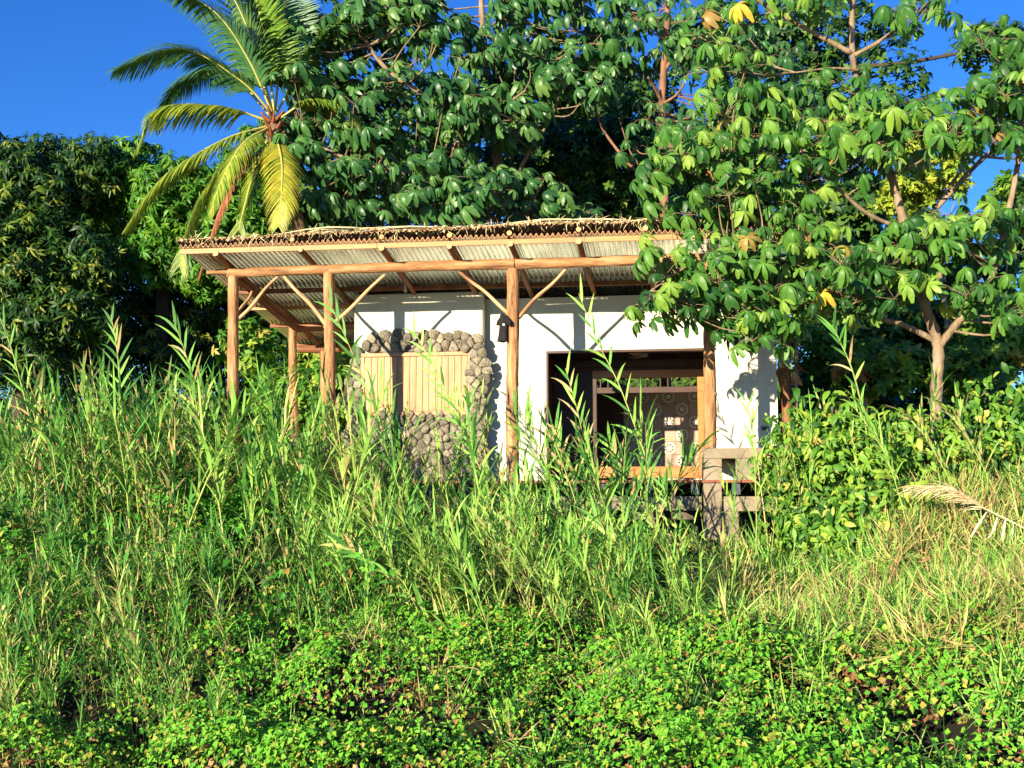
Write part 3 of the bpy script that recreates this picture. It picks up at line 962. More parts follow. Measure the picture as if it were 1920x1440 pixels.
def basis(nrm, fwd):
    """rotation matrices whose Z is nrm and X is near fwd"""
    z = nrm / np.linalg.norm(nrm, axis=1, keepdims=True)
    x = fwd - z * np.sum(fwd * z, axis=1, keepdims=True)
    x = x / (np.linalg.norm(x, axis=1, keepdims=True) + 1e-9)
    y = np.cross(z, x)
    return np.stack([x, y, z], axis=2)          # columns


def scatter_arr(tpls, pos, rot, scl, rnd=None, which=None):
    """merge copies of templates into V, F, rnd"""
    n = len(pos)
    if which is None: which = R.integers(0, len(tpls), n)
    if rnd is None: rnd = R.random(n)
    Vs = []; Fs = []; Rs = []; off = 0
    for k, (tv, tf) in enumerate(tpls):
        sel = np.nonzero(which == k)[0]
        if not len(sel): continue
        v = np.einsum('nij,kj->nki', rot[sel] * scl[sel][:, None, None], tv) + pos[sel][:, None, :]
        f = tf[None] + (np.arange(len(sel)) * len(tv))[:, None, None] + off
        Vs.append(v.reshape(-1, 3)); Fs.append(f.reshape(-1, tf.shape[1]))
        Rs.append(np.repeat(rnd[sel], len(tv)))
        off += len(sel) * len(tv)
    return np.concatenate(Vs), np.concatenate(Fs), np.concatenate(Rs)


def scatter(name, tpls, pos, rot, scl, mats, parent=None, n_obj=0, objname='leaf', kind=None, rnd=None, omesh=None, objmat=None):
    """n_obj nearest to the viewer become leaf objects sharing meshes, the rest one mesh"""
    n = len(pos)
    which = R.integers(0, len(tpls), n)
    if rnd is None: rnd = R.random(n)
    obj_idx = np.array([], int)
    if n_obj:
        px, py = pix(pos)
        vis = (px > -20) & (px < 1940) & (py > -20) & (py < 1460)
        d = np.linalg.norm(pos, axis=1) + np.where(vis, 0, 1000)
        obj_idx = np.argsort(d)[:n_obj]
        oms = omesh or [mesh_np(objname, tv, [tf], mats=[mats], smooth=True) for tv, tf in tpls]
        w = WLOC[parent]
        for i in obj_idx:
            o = bpy.data.objects.new(objname, oms[which[i]])
            COL.objects.link(o)
            o.parent = parent
            m4 = Matrix(rot[i].tolist()).to_4x4() @ Matrix.Scale(float(scl[i]), 4)
            m4.translation = Vector(pos[i].tolist()) - w
            o.matrix_basis = m4
    keep = np.setdiff1d(np.arange(n), obj_idx)
    if len(keep):
        V, F, rr = scatter_arr(tpls, pos[keep], rot[keep], scl[keep], rnd[keep], which[keep])
        return put(name, mesh_np(name, V, [F], rr, [mats], smooth=True), parent, kind=kind)


def rand_unit(n):
    v = R.normal(size=(n, 3))
    return v / np.linalg.norm(v, axis=1, keepdims=True)


SUNV = -np.array(SUN_DIR)
PALM_T = [palmate(s, 7 + s % 3, .26, .098, .55 + .16 * (s % 3)) for s in range(9)]


# ------------------------------------------------------------------ broad-leaved trees with palmate leaves
def big_leaf_tree(name, label, base, trunks, clusters, mat, bark, leafsize, n_obj=290, per=(6, 9), crad=.38, ydepth=.8, twigr=.012, facing=(-.3, -.75, .8), group=None, jit=.55, extra=None):
    t = thing(name, label, 'tree', base, group)
    mb = MB(); nodes = []
    for (path, r0, r1) in trunks:
        pp = bez(path, 8)
        k = len(pp)
        rads = [r0 + (r1 - r0) * i / (k - 1) for i in range(k)]
        rads = [r * (1 + .10 * math.sin(i * 2.3)) for i, r in enumerate(rads)]
        mb.tube(pp, rads, 9, wob=.06)
        nodes += [(p, r) for p, r in zip(pp, rads)][3:]
    put('trunk', mb.mesh('trunk', M[bark], True), t)
    na = np.array([tuple(p) for p, _ in nodes]); nr = np.array([r for _, r in nodes])
    pos = []; nrm = []; fwd = []; tw = MB()
    for (cx, cy, rx, ry, cnt, Y) in clusters:
        for _ in range(cnt):
            a = random.random() * 2 * PI; q = math.sqrt(random.random())
            Yc = Y + random.uniform(-ydepth, ydepth)
            c = P(cx + rx * q * math.cos(a), cy + ry * q * math.sin(a), Yc)
            cn = np.array(c)
            d = np.linalg.norm(na - cn, axis=1) + 2.0 * np.maximum(0, na[:, 2] - cn[2] + .1)
            i = int(np.argmin(d)); s_ = Vector(na[i].tolist())
            if (s_ - c).length < 4.5:
                mid = s_.lerp(c, .55) + Vector((random.uniform(-.1, .1), random.uniform(-.1, .1), random.uniform(-.22, -.02) * (s_ - c).length))
                pp = bez([s_, mid, c], 4)
                tw.tube(pp, [max(twigr, min(nr[i] * .5, twigr * 1.0 + .006 * (s_ - c).length)) * (1 - .5 * k / len(pp)) for k in range(len(pp))], 5, cap=False)
            k = random.randint(*per)
            a0 = random.random() * 6
            for j in range(k):
                az = a0 + j * 2.4
                el = random.uniform(-.35, .9)
                dd = Vector((math.cos(az) * math.cos(el), math.sin(az) * math.cos(el), math.sin(el)))
                L = crad * random.uniform(.6, 1.1)
                hub = c + dd * L
                midp = c + dd * L * .55 + Vector((0, 0, .05))
                tw.tube([c, midp, hub], [.006, .005, .004], 3, cap=False)
                pos.append(tuple(hub))
                out = dd * .55
                nrm.append((facing[0] + out.x + random.gauss(0, jit * .5), facing[1] + out.y * .8 + random.gauss(0, jit * .5), facing[2] + random.gauss(0, jit * .4)))
                fwd.append((dd.x, dd.y, dd.z - .5))
    put('branches', tw.mesh('branches', M[bark], True), t, kind='stuff')
    pos = np.array(pos); nrm = np.array(nrm); fwd = np.array(fwd)
    rot = basis(nrm, fwd)
    scl = leafsize * (.62 + .62 * R.random(len(pos)))
    scatter('crown', PALM_T, pos, rot, scl, M[mat], t, n_obj, 'leaf', 'stuff')
    return t, pos


YT1 = 16.1
def q(px, py, Y=YT1): return P(px, py, Y)


base = q(1755, 900); base.z = 0.0 - .35
trunksR = [
    ([base, q(1756, 745), q(1759, 650), q(1737, 580), q(1714, 490), q(1690, 400), q(1668, 320), q(1640, 250, 16.0), q(1612, 170, 16.0), q(1598, 95, 15.9), q(1600, -60, 15.8)], .085, .035),
    ([q(1760, 650), q(1800, 600, 16.0), q(1855, 530, 15.9), q(1890, 400, 15.8), q(1912, 280, 15.8), q(1925, 120, 15.8)], .055, .028),
    ([q(1756, 640), q(1695, 610, 15.9), q(1640, 592, 15.7), q(1622, 553, 15.5), q(1590, 563, 15.4), q(1545, 572, 15.3), q(1500, 606, 15.2), q(1445, 600, 15.1)], .042, .014),
    ([q(1597, 100, 15.9), q(1520, 58, 15.7), q(1432, 8, 15.5), q(1380, -40, 15.4)], .038, .02),
    ([q(1600, 105, 15.9), q(1660, 70, 15.7), q(1705, 25, 15.5), q(1730, -30, 15.4)], .03, .018),
    ([q(1696, 432, 16.1), q(1620, 396, 15.8), q(1530, 322, 15.5), q(1440, 318, 15.3), q(1365, 292, 15.1), q(1290, 310, 15.0)], .03, .012),
    ([q(1612, 132, 15.9), q(1560, 128, 15.7), q(1492, 136, 15.5)], .02, .01),
    ([q(1712, 480, 16.1), q(1640, 470, 15.7), q(1520, 480, 15.3), q(1400, 470, 15.1), q(1290, 500, 15.0), q(1220, 545, 15.0)], .03, .01),
    ([q(1730, 420, 16.6), q(1830, 310, 16.4), q(1885, 268, 16.2), q(1950, 235, 16.0)], .035, .024),
    ([q(1745, 405, 16.7), q(1800, 322, 16.5), q(1835, 285, 16.3), q(1850, 220, 16.1)], .026, .015),
]
clR = [(1330, 40, 90, 40, 4, 15.4), (1350, 150, 60, 70, 5, 15.3), (1420, 200, 70, 50, 5, 15.4), (1290, 290, 80, 50, 8, 15.2), (1390, 270, 80, 50, 7, 15.3), (1330, 340, 110, 40, 8, 15.2),
       (1470, 330, 80, 60, 7, 15.4), (1250, 390, 60, 20, 2, 15.2), (1370, 395, 60, 20, 2, 15.2), (1480, 410, 80, 30, 6, 15.3), (1545, 265, 80, 40, 6, 15.5), (1640, 300, 60, 25, 3, 15.5), (1630, 200, 60, 30, 2, 15.6),
       (1230, 505, 50, 25, 3, 15.1), (1350, 505, 70, 35, 6, 15.1), (1440, 490, 90, 50, 12, 15.1), (1560, 490, 80, 40, 8, 15.2), (1640, 500, 50, 40, 5, 15.3), (1390, 560, 80, 40, 9, 15.1), (1310, 590, 60, 35, 5, 15.0),
       (1420, 610, 60, 40, 5, 15.1), (1225, 585, 30, 12, 2, 15.0), (1490, 560, 70, 30, 5, 15.1), (1440, 640, 40, 20, 2, 15.1),
       (1820, 200, 100, 45, 9, 15.5), (1880, 110, 60, 50, 4, 15.5), (1850, 250, 80, 30, 6, 15.3), (1700, 230, 60, 40, 6, 15.6), (1700, 30, 50, 30, 3, 15.4), (1480, 20, 80, 20, 3, 15.4),
       (1760, 470, 60, 30, 5, 15.6), (1850, 470, 60, 50, 7, 15.6), (1800, 540, 50, 30, 3, 15.6), (1690, 550, 30, 30, 2, 15.4), (1600, 540, 40, 30, 3, 15.2), (1580, 180, 50, 50, 2, 15.7), (1810, 420, 90, 30, 4, 15.8), (1905, 560, 30, 40, 3, 15.6)]
clR = [(a, b, c, d, max(1, round(e * .95)), f) for a, b, c, d, e, f in clR]
treeR, leafR = big_leaf_tree('cecropia_tree', 'nearest tree with broad lobed leaves, forked trunk right of the house', base, trunksR, clR, 'cecL', 'bark', .76, per=(5, 9), crad=.45, ydepth=.5)

YC = 23.0
bC = P(975, 700, YC); bC.z = -.5
trunksC = [
    ([bC, P(990, 520, YC), P(965, 415, YC), P(940, 340, YC), P(925, 240, YC), P(912, 130, YC), P(905, 60, YC), P(900, -80, YC)], .17, .05),
    ([P(925, 250, YC), P(860, 200, YC - .8), P(785, 172, YC - 1.3), P(700, 100, YC - 1.5), P(640, -40, YC - 1.5)], .07, .03),
    ([P(948, 370, YC), P(995, 280, YC - .5), P(1040, 205, YC - 1), P(1080, 60, YC - 1)], .05, .02),
    ([P(940, 330, YC), P(800, 330, YC - 1), P(660, 300, YC - 1.5), P(570, 260, YC - 1.5)], .07, .02),
    ([P(925, 230, YC), P(960, 190, YC - 1), P(985, 170, YC - 1.4)], .035, .02),
]
clC = [(600, 100, 90, 90, 26, 21.8), (620, 250, 90, 80, 26, 21.6), (620, 370, 90, 50, 20, 21.5), (760, 60, 110, 70, 24, 22), (770, 200, 110, 70, 26, 21.8), (760, 340, 120, 60, 28, 21.6), (930, 90, 90, 80, 18, 22.2),
       (900, 230, 90, 60, 18, 21.9), (900, 370, 100, 45, 18, 21.6), (1040, 80, 80, 80, 18, 22.2), (1120, 130, 80, 70, 16, 22.2), (1010, 200, 70, 50, 9, 22), (990, 360, 60, 40, 6, 21.8), (1180, 60, 70, 60, 9, 22.4), (560, 180, 40, 100, 10, 21.4),
       (1050, 400, 60, 15, 3, 21.8), (700, 10, 120, 20, 8, 22), (950, 0, 200, 15, 10, 22)]
treeC, leafC = big_leaf_tree('broadleaf_tree', 'large dark tree with drooping finger leaves behind the middle of the roof', bC, trunksC, clC, 'cecC', 'bark', 1.0, per=(5, 8), crad=.42, ydepth=1.0, facing=(-.35, -.7, .75))

# slim red-barked tree behind the roof with a few palmate leaves and fine foliage
YS = 21.5
bS = P(1246, 700, YS); bS.z = -.4
trunksS = [([bS, P(1246, 420, YS), P(1243, 300, YS), P(1242, 180, YS), P(1250, 60, YS), P(1254, -60, YS)], .10, .05),
           ([P(1243, 195, YS), P(1225, 160, YS - .3), P(1215, 145, YS - .5)], .035, .02),
           ([P(1243, 195, YS), P(1275, 170, YS - .3), P(1303, 105, YS - .5)], .03, .014),
           ([P(1248, 130, YS), P(1275, 90, YS - .2), P(1310, 68, YS - .4)], .04, .016),
           ([P(1240, 370, YS + .6), P(1165, 290, YS + .8), P(1125, 230, YS + 1), P(1108, 160, YS + 1.2)], .035, .018),
           ([P(1250, 360, YS + .6), P(1190, 300, YS + .6), P(1160, 220, YS + .6)], .02, .012)]
clS = [(1290, 60, 60, 50, 7, 21.2), (1240, 250, 60, 60, 6, 21.2), (1200, 20, 60, 30, 5, 21.3), (1350, 110, 60, 60, 7, 21.5), (1430, 130, 80, 90, 16, 22), (1490, 230, 70, 60, 10, 22), (1420, 260, 80, 60, 10, 22), (1360, 220, 80, 60, 9, 21.6)]
treeS, leafS = big_leaf_tree('slender_tree', 'slender straight tree with reddish trunk above the right part of the roof', bS, trunksS, clS, 'cecC', 'barkred', .85, n_obj=200, per=(4, 7), crad=.35, ydepth=.7)


# ------------------------------------------------------------------ fine-leaved trees
def whorl(seed, n=7, L=.16, W=.04, droop=.5):
    rr = random.Random(seed); parts = []
    for k in range(n):
        v, f = strip_leaf(L * rr.uniform(.75, 1.1), W, 2, droop * rr.uniform(.3, 1.5), .2)
        v = roty(v, rr.uniform(-.5, .5))
        parts.append((rotz(v, 2 * PI * k / n + rr.uniform(-.3, .3)), f))
    return join(parts)


WH = [whorl(s, 7, .17, .045) for s in range(4)]
WHF = [whorl(s + 9, 6, .09, .04, .3) for s in range(4)]


def lobe_points(center, rad, n, inner=.22, flat=.0):
    u = rand_unit(n)
    q_ = np.where(R.random(n) < inner, R.random(n) ** .5 * .8, .82 + .22 * R.random(n))
    p = np.array(center) + u * q_[:, None] * np.array(rad)
    return p, u


def fine_tree(name, label, base, lobes, tpl, mat, scale, path, r0, group=None, bark='barkdark', bump=.22, cull=.30):
    t = thing(name, label, 'tree', base, group)
    mb = MB().tube(bez(path, 5), [r0 * (1 - .6 * i / (len(bez(path, 5)) - 1)) for i in range(len(bez(path, 5)))], 8, wob=.1)
    nodes = bez(path, 5)
    ps = []; ns = []
    for (c, rad, n) in lobes:
        s_ = min(nodes, key=lambda v: (v - c).length + (2 * max(0, v.z - c.z)))
        mid = s_.lerp(c, .5) + Vector((0, 0, -.1))
        mb.tube(bez([s_, mid, c], 4), [r0 * .35 * (1 - .6 * k / 8) for k in range(9)], 5)
        p, u = lobe_points(c, rad, n)
        w = 1 + bump * ((fbm(p[:, 0] * 1.5 + 7, p[:, 2] * 1.5 + p[:, 1] * 1.1, 5) - .5) * 4 + (vnoise(p[:, 0] * 5, p[:, 2] * 5 + p[:, 1] * 3, 6) - .5) * 1.4) + .10 * R.random(n) ** 3
        p = np.array(c) + (p - np.array(c)) * w[:, None]
        keep = (p[:, 1] < c.y + rad[1] * .55) & (fbm(p[:, 0] * 2.0, p[:, 2] * 2.0 + p[:, 1], 71) > cull)
        ps.append(p[keep]); ns.append(u[keep])
        # limbs inside each lobe
        for _ in range(4):
            e = c + Vector((random.uniform(-1, 1) * rad[0], random.uniform(-1, 0) * rad[1], random.uniform(-.3, 1) * rad[2])) * .75
            mb.tube(bez([c, c.lerp(e, .5) + Vector((0, 0, .05)), e], 3), [r0 * .16 * (1 - .7 * k / 6) for k in range(7)], 4, cap=False)
    put('trunk', mb.mesh('trunk', M[bark], True), t)
    p = np.concatenate(ps); u = np.concatenate(ns)
    nrm = u * .7 + np.array([-.15, -.3, .65]) + R.normal(size=p.shape) * .35
    rot = basis(nrm, rand_unit(len(p)))
    scatter('crown', tpl, p, rot, scale * (.75 + .5 * R.random(len(p))), M[mat], t, 0, kind='stuff')
    return t


def LB(px, py, Y, rpx, rpy, n, ry=None):
    s_ = Y / 2200
    return (P(px, py, Y), (rpx * s_, (ry or rpx * s_), rpy * s_), n)


GB = 'dark mango trees behind the left of the porch'
def gp(px, Y): p = P(px, 940, Y); p.z = -.5; return p


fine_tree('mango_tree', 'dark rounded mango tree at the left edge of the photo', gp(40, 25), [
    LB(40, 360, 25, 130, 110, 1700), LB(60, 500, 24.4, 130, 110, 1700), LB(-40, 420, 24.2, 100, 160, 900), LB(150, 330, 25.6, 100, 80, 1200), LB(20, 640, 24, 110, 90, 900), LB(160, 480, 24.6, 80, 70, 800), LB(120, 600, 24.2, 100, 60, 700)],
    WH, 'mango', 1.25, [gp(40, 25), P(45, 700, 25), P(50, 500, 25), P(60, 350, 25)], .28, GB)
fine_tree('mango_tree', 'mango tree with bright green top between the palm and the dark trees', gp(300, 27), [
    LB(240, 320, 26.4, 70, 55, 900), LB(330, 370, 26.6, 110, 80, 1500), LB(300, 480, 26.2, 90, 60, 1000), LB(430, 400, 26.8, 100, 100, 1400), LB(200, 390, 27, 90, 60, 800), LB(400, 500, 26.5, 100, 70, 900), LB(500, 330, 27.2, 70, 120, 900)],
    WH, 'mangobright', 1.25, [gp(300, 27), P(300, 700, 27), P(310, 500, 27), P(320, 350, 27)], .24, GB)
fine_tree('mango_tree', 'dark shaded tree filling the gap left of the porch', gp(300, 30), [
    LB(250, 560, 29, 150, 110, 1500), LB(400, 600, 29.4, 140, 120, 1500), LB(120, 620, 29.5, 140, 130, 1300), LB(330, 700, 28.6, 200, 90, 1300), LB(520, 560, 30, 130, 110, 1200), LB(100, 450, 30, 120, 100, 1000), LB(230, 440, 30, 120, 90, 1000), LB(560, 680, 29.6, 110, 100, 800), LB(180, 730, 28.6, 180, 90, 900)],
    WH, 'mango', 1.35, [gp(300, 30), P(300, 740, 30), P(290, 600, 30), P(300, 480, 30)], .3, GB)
GR = 'fine-leaved trees behind the house'
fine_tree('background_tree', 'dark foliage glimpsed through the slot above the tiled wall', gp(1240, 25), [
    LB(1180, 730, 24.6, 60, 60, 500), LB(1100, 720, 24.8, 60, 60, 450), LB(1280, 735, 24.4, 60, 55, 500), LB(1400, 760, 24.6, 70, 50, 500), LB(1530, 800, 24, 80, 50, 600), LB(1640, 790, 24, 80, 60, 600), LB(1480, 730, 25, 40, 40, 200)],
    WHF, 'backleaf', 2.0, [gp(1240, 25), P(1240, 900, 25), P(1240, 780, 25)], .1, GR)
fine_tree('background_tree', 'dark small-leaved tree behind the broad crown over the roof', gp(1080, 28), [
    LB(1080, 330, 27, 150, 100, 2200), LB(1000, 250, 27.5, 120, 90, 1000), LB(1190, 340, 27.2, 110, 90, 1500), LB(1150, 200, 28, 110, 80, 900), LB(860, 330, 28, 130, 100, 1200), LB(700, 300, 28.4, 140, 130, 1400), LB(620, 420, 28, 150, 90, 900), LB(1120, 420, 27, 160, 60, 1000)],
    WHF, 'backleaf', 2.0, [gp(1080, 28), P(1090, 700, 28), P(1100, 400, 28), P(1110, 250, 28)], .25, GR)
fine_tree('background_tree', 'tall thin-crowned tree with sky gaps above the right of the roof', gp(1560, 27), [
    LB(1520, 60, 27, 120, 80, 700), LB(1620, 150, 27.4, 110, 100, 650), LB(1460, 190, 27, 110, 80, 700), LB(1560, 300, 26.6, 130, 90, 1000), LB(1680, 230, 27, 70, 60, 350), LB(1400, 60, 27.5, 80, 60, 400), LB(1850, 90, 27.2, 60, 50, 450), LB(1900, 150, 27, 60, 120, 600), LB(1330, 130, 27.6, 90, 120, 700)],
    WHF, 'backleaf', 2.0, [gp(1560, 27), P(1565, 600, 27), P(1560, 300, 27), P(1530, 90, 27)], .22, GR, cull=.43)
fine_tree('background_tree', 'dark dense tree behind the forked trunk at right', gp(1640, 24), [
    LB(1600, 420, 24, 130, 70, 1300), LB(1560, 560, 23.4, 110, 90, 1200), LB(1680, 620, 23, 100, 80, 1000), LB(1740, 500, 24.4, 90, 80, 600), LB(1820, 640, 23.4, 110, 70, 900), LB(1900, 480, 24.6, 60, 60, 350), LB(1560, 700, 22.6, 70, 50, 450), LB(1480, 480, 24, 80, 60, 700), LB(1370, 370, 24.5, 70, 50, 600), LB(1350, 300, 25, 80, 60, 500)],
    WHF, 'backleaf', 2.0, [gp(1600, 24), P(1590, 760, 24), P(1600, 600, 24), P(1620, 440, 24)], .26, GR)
fine_tree('background_tree', 'yellow-green feathery foliage beside the right hand trunk', gp(1760, 20.5), [
    LB(1750, 330, 20.5, 70, 45, 480), LB(1700, 365, 20.2, 50, 30, 260), LB(1780, 270, 20.6, 50, 40, 260), LB(1710, 290, 20.8, 40, 30, 150)],
    WHF, 'yelgreen', 1.25, [gp(1800, 20.5), P(1790, 700, 20.5), P(1760, 500, 20.5), P(1750, 340, 20.5)], .07, GR, bark='bark')
fine_tree('background_tree', 'light green bushy tree low at the right edge', gp(1860, 20), [
    LB(1880, 620, 20, 70, 70, 520), LB(1790, 690, 19.4, 80, 50, 480), LB(1640, 690, 19.4, 90, 50, 520), LB(1900, 380, 21, 50, 60, 200), LB(1540, 640, 20.5, 60, 60, 300)],
    WHF, 'shrub', 1.7, [gp(1860, 20), P(1865, 760, 20), P(1870, 650, 20)], .08, GR, bark='bark')
fine_tree('bush', 'leafy bush seen through the porch between the log posts', gp(530, 22.5), [
    LB(470, 650, 22.5, 60, 50, 240), LB(560, 740, 22, 90, 60, 480), LB(640, 720, 21.6, 80, 80, 480), LB(600, 660, 23, 60, 50, 240)],
    WHF, 'shrub', 2.0, [gp(530, 22.5), P(535, 800, 22.5), P(540, 720, 22.5)], .08, bark='bark')['category'] = 'bush'


# ------------------------------------------------------------------ palm
YPALM = 21.0
pc = P(512, 232, YPALM)
pb = P(640, 940, YPALM + .6); pb.z = -.5
palm = thing('palm_tree', 'coconut palm with arching green and yellow fronds left of the broad tree', 'palm tree', pb)
pp = bez([pb, P(610, 700, YPALM + .4), P(560, 420, YPALM + .2), P(524, 290, YPALM + .05), pc], 8)
put('trunk', MB().tube(pp, [.15 - .05 * i / len(pp) + (.02 if i % 2 else 0) for i in range(len(pp))], 12).mesh('trunk', M['palmbark'], True), palm)
mb = MB()
for k in range(16):
    a = k * 2.4; d = Vector((math.cos(a), math.sin(a), .6)).normalized()
    s_ = pc + Vector((0, 0, -.35 + .03 * k))
    mb.tube(bez([s_, s_ + d * .16, s_ + d * .28 + Vector((0, 0, .05))], 3), [.05, .045, .04, .035, .03, .025, .02], 6)
put('crownshaft', mb.mesh('crownshaft', M['palmdead'], True), palm)


def frond(pts, mat, rib, LL=.55, n=64, hang=1.0, side=(0, -1, 0), r0=.026, t0=.16):
    path = bez([Vector(p) for p in pts], 10)
    L = [0]
    for i in range(1, len(path)): L.append(L[-1] + (path[i] - path[i - 1]).length)
    def at(t):
        s_ = t * L[-1]
        i = min(max(np.searchsorted(L, s_) - 1, 0), len(path) - 2)
        f = (s_ - L[i]) / max(1e-6, L[i + 1] - L[i])
        return path[i].lerp(path[i + 1], f), (path[i + 1] - path[i]).normalized()
    mb = MB()
    mb.tube(path, [r0 * (1 - .85 * i / (len(path) - 1)) for i in range(len(path))], 6, mi=0)
    g_ = Vector((0, 0, -1))
    for i in range(n):
        t = t0 + (1 - t0) * (i + .3 * random.random()) / n
        p, d = at(t)
        up = Vector((0, 0, 1)); up = (up - d * up.dot(d))
        if up.length < .2: up = Vector((0, -1, 0)) - d * d.y * -1
        up.normalize(); sd = d.cross(up).normalized()
        ll = LL * (math.sin(PI * min(1, (t * .86 + .1))) ** .55) * random.uniform(.9, 1.08)
        for sg in (-1, 1):
            dr = (d * (.55 + .35 * t) + sd * sg * .85 + up * .12).normalized()
            hv = hang * random.uniform(.7, 1.2)
            p0 = p; pts_ = [p0]
            dirv = dr.copy()
            ns = 4
            for k in range(ns):
                dirv = (dirv + g_ * hv * .28).normalized()
                pts_.append(pts_[-1] + dirv * ll / ns)
            w = .021
            V = []
            wd = d * 1.0
            for k, pp_ in enumerate(pts_):
                ww = w * (1, 1.1, .95, .65, .08)[k]
                V += [tuple(pp_ + wd * ww), tuple(pp_ - wd * ww)]
            F = [(2 * k, 2 * k + 1, 2 * k + 3, 2 * k + 2) for k in range(ns)]
            mb.add(V, np.array(F), random.random() * .999, 1)
    return mb.mesh('frond', [M[rib], M[mat]], True)


def pq(px, py, dY=0.0): return P(px, py, YPALM + dY)


FR = [
    ([(512, 215, 0), (450, 150, -.5), (340, 92, -1.0), (215, 130, -1.2)], 'palmblue', 'palmrib', .62, .8, 'blue-green upper frond arching far left'),
    ([(508, 228, 0), (410, 200, -.5), (300, 205, -.9), (255, 280, -1.1)], 'palmmid', 'palmrib', .55, 1.3, 'frond with a sharply drooping yellow tip'),
    ([(508, 235, 0), (420, 262, -.7), (310, 330, -1.2), (238, 425, -1.4)], 'palmmid', 'palmrib', .55, 1.1, None),
    ([(506, 238, 0), (455, 270, -.9), (415, 340, -1.4), (392, 405, -1.6)], 'palmmid', 'palmrib', .42, 1.3, 'short yellowing frond hanging down'),
    ([(515, 245, 0), (528, 300, -.9), (528, 360, -1.3), (522, 425, -1.4)], 'palmyel', 'palmrib', .46, .9, 'broad yellow frond hanging toward the roof'),
    ([(512, 215, 0), (465, 110, -.5), (400, 20, -.9), (300, -30, -1.1)], 'palmblue', 'palmrib', .62, .9, None),
    ([(512, 212, 0), (480, 100, -.3), (440, 0, -.5), (380, -80, -.6)], 'palm', 'palmrib', .6, .8, None),
    ([(514, 210, 0), (500, 90, -.2), (480, 0, -.4), (450, -100, -.6)], 'palm', 'palmrib', .6, .7, None),
    ([(516, 208, .1), (528, 80, 0), (535, -40, 0), (535, -150, 0)], 'palmblue', 'palmrib', .6, .6, None),
    ([(518, 212, .2), (580, 110, .2), (650, 40, .3), (740, 20, .3)], 'palm', 'palmrib', .6, .9, None),
    ([(520, 225, .1), (580, 190, .1), (650, 200, 0), (710, 280, 0)], 'palmmid', 'palmrib', .5, 1.1, None),
    ([(508, 245, .3), (450, 310, -.2), (410, 400, -.5), (372, 520, -.7)], 'palmdead', 'palmribdead', .34, 1.6, 'dead reddish frond hanging behind the roof corner'),
    ([(508, 242, .3), (430, 300, .3), (365, 400, .2), (330, 525, .1)], 'palmmid', 'palmrib', .5, 1.4, None),
    ([(510, 245, .2), (480, 310, -.3), (455, 400, -.5), (440, 470, -.5)], 'palmmid', 'palmrib', .5, 1.3, None),
    ([(514, 250, .4), (540, 330, .3), (560, 400, .3), (565, 460, .3)], 'palm', 'palmrib', .5, 1.2, None),
    ([(505, 215, .5), (420, 130, .9), (330, 160, 1.2), (290, 240, 1.4)], 'palmblue', 'palmrib', .5, 1.2, None),
    ([(514, 215, .5), (460, 60, .9), (430, -60, 1.0), (420, -140, 1.0)], 'palm', 'palmrib', .55, .8, None),
]
for (pts, mt, rb, LL, hg, lab) in FR:
    put('frond', frond([pq(*p_) for p_ in pts], mt, rb, LL * 1.4, 92, hg * .85), palm, label=lab)

# ------------------------------------------------------------------ reeds
def reed_arr(seed, H=2.6, nb=20, lean=.35, t_start=.3, thin=False):
    """one reed: stem then blades, returns V, quads, n_stem_faces"""
    rr = random.Random(seed)
    pts = []; x = 0; z = 0; y = 0; ns = 9
    a0 = lean * .5; a1 = lean * 1.5
    ph = rr.uniform(0, 6)
    for i in range(ns + 1):
        t = i / ns
        pts.append(Vector((x, y, z)))
        an = a0 + (a1 - a0) * t * t
        x -= math.sin(an) * H / ns; z += math.cos(an) * H / ns; y += .05 * math.sin(ph + t * 3) * H / ns
    V, F = tube_arr(pts, [.0135 * (1 - .72 * i / ns) for i in range(ns + 1)], 4, False)
    parts = [(V, F[0])]; nst = len(F[0])
    for k in range(nb):
        t = t_start + (1 - t_start) * (k + .5 * rr.random()) / nb
        s_ = t * ns; i = min(int(s_), ns - 1)
        p = pts[i].lerp(pts[i + 1], s_ - i); d = (pts[i + 1] - pts[i]).normalized()
        side = 1 if k % 2 else -1
        az = rr.gauss(0, .9) + ph
        sd = Vector((math.cos(az) * side, math.sin(az) * side, 0))
        L = rr.uniform(.38, .80) * (1 - .35 * max(0, t - .8) / .2) * (.65 + .35 * min(1, (t - t_start + .15) * 3))
        ang = rr.uniform(.4, 1.0) * (1 - .45 * t)
        dv = (d * math.cos(ang) + sd * math.sin(ang)).normalized()
        w = rr.uniform(.010, .021); hv = rr.uniform(.05, .65)
        q_ = p.copy(); V2 = []; wd = dv.cross(Vector((0, 0, 1)))
        wd = wd.normalized() if wd.length > .05 else Vector((0, 1, 0))
        wd = (wd + Vector((rr.uniform(-.6, .6), rr.uniform(-.6, .6), rr.uniform(-.3, .3)))).normalized()
        nsb = 5
        for j in range(nsb + 1):
            ww = w * (.5, 1, 1, .85, .5, .04)[j]
            V2 += [tuple(q_ + wd * ww), tuple(q_ - wd * ww)]
            dv = (dv + Vector((0, 0, -hv * .55 * (.4 + j * .3)))).normalized()
            q_ = q_ + dv * L / nsb
        F2 = np.array([(2 * j, 2 * j + 1, 2 * j + 3, 2 * j + 2) for j in range(nsb)])
        parts.append((np.array(V2), F2))
    V, F = join(parts)
    return V, F, nst


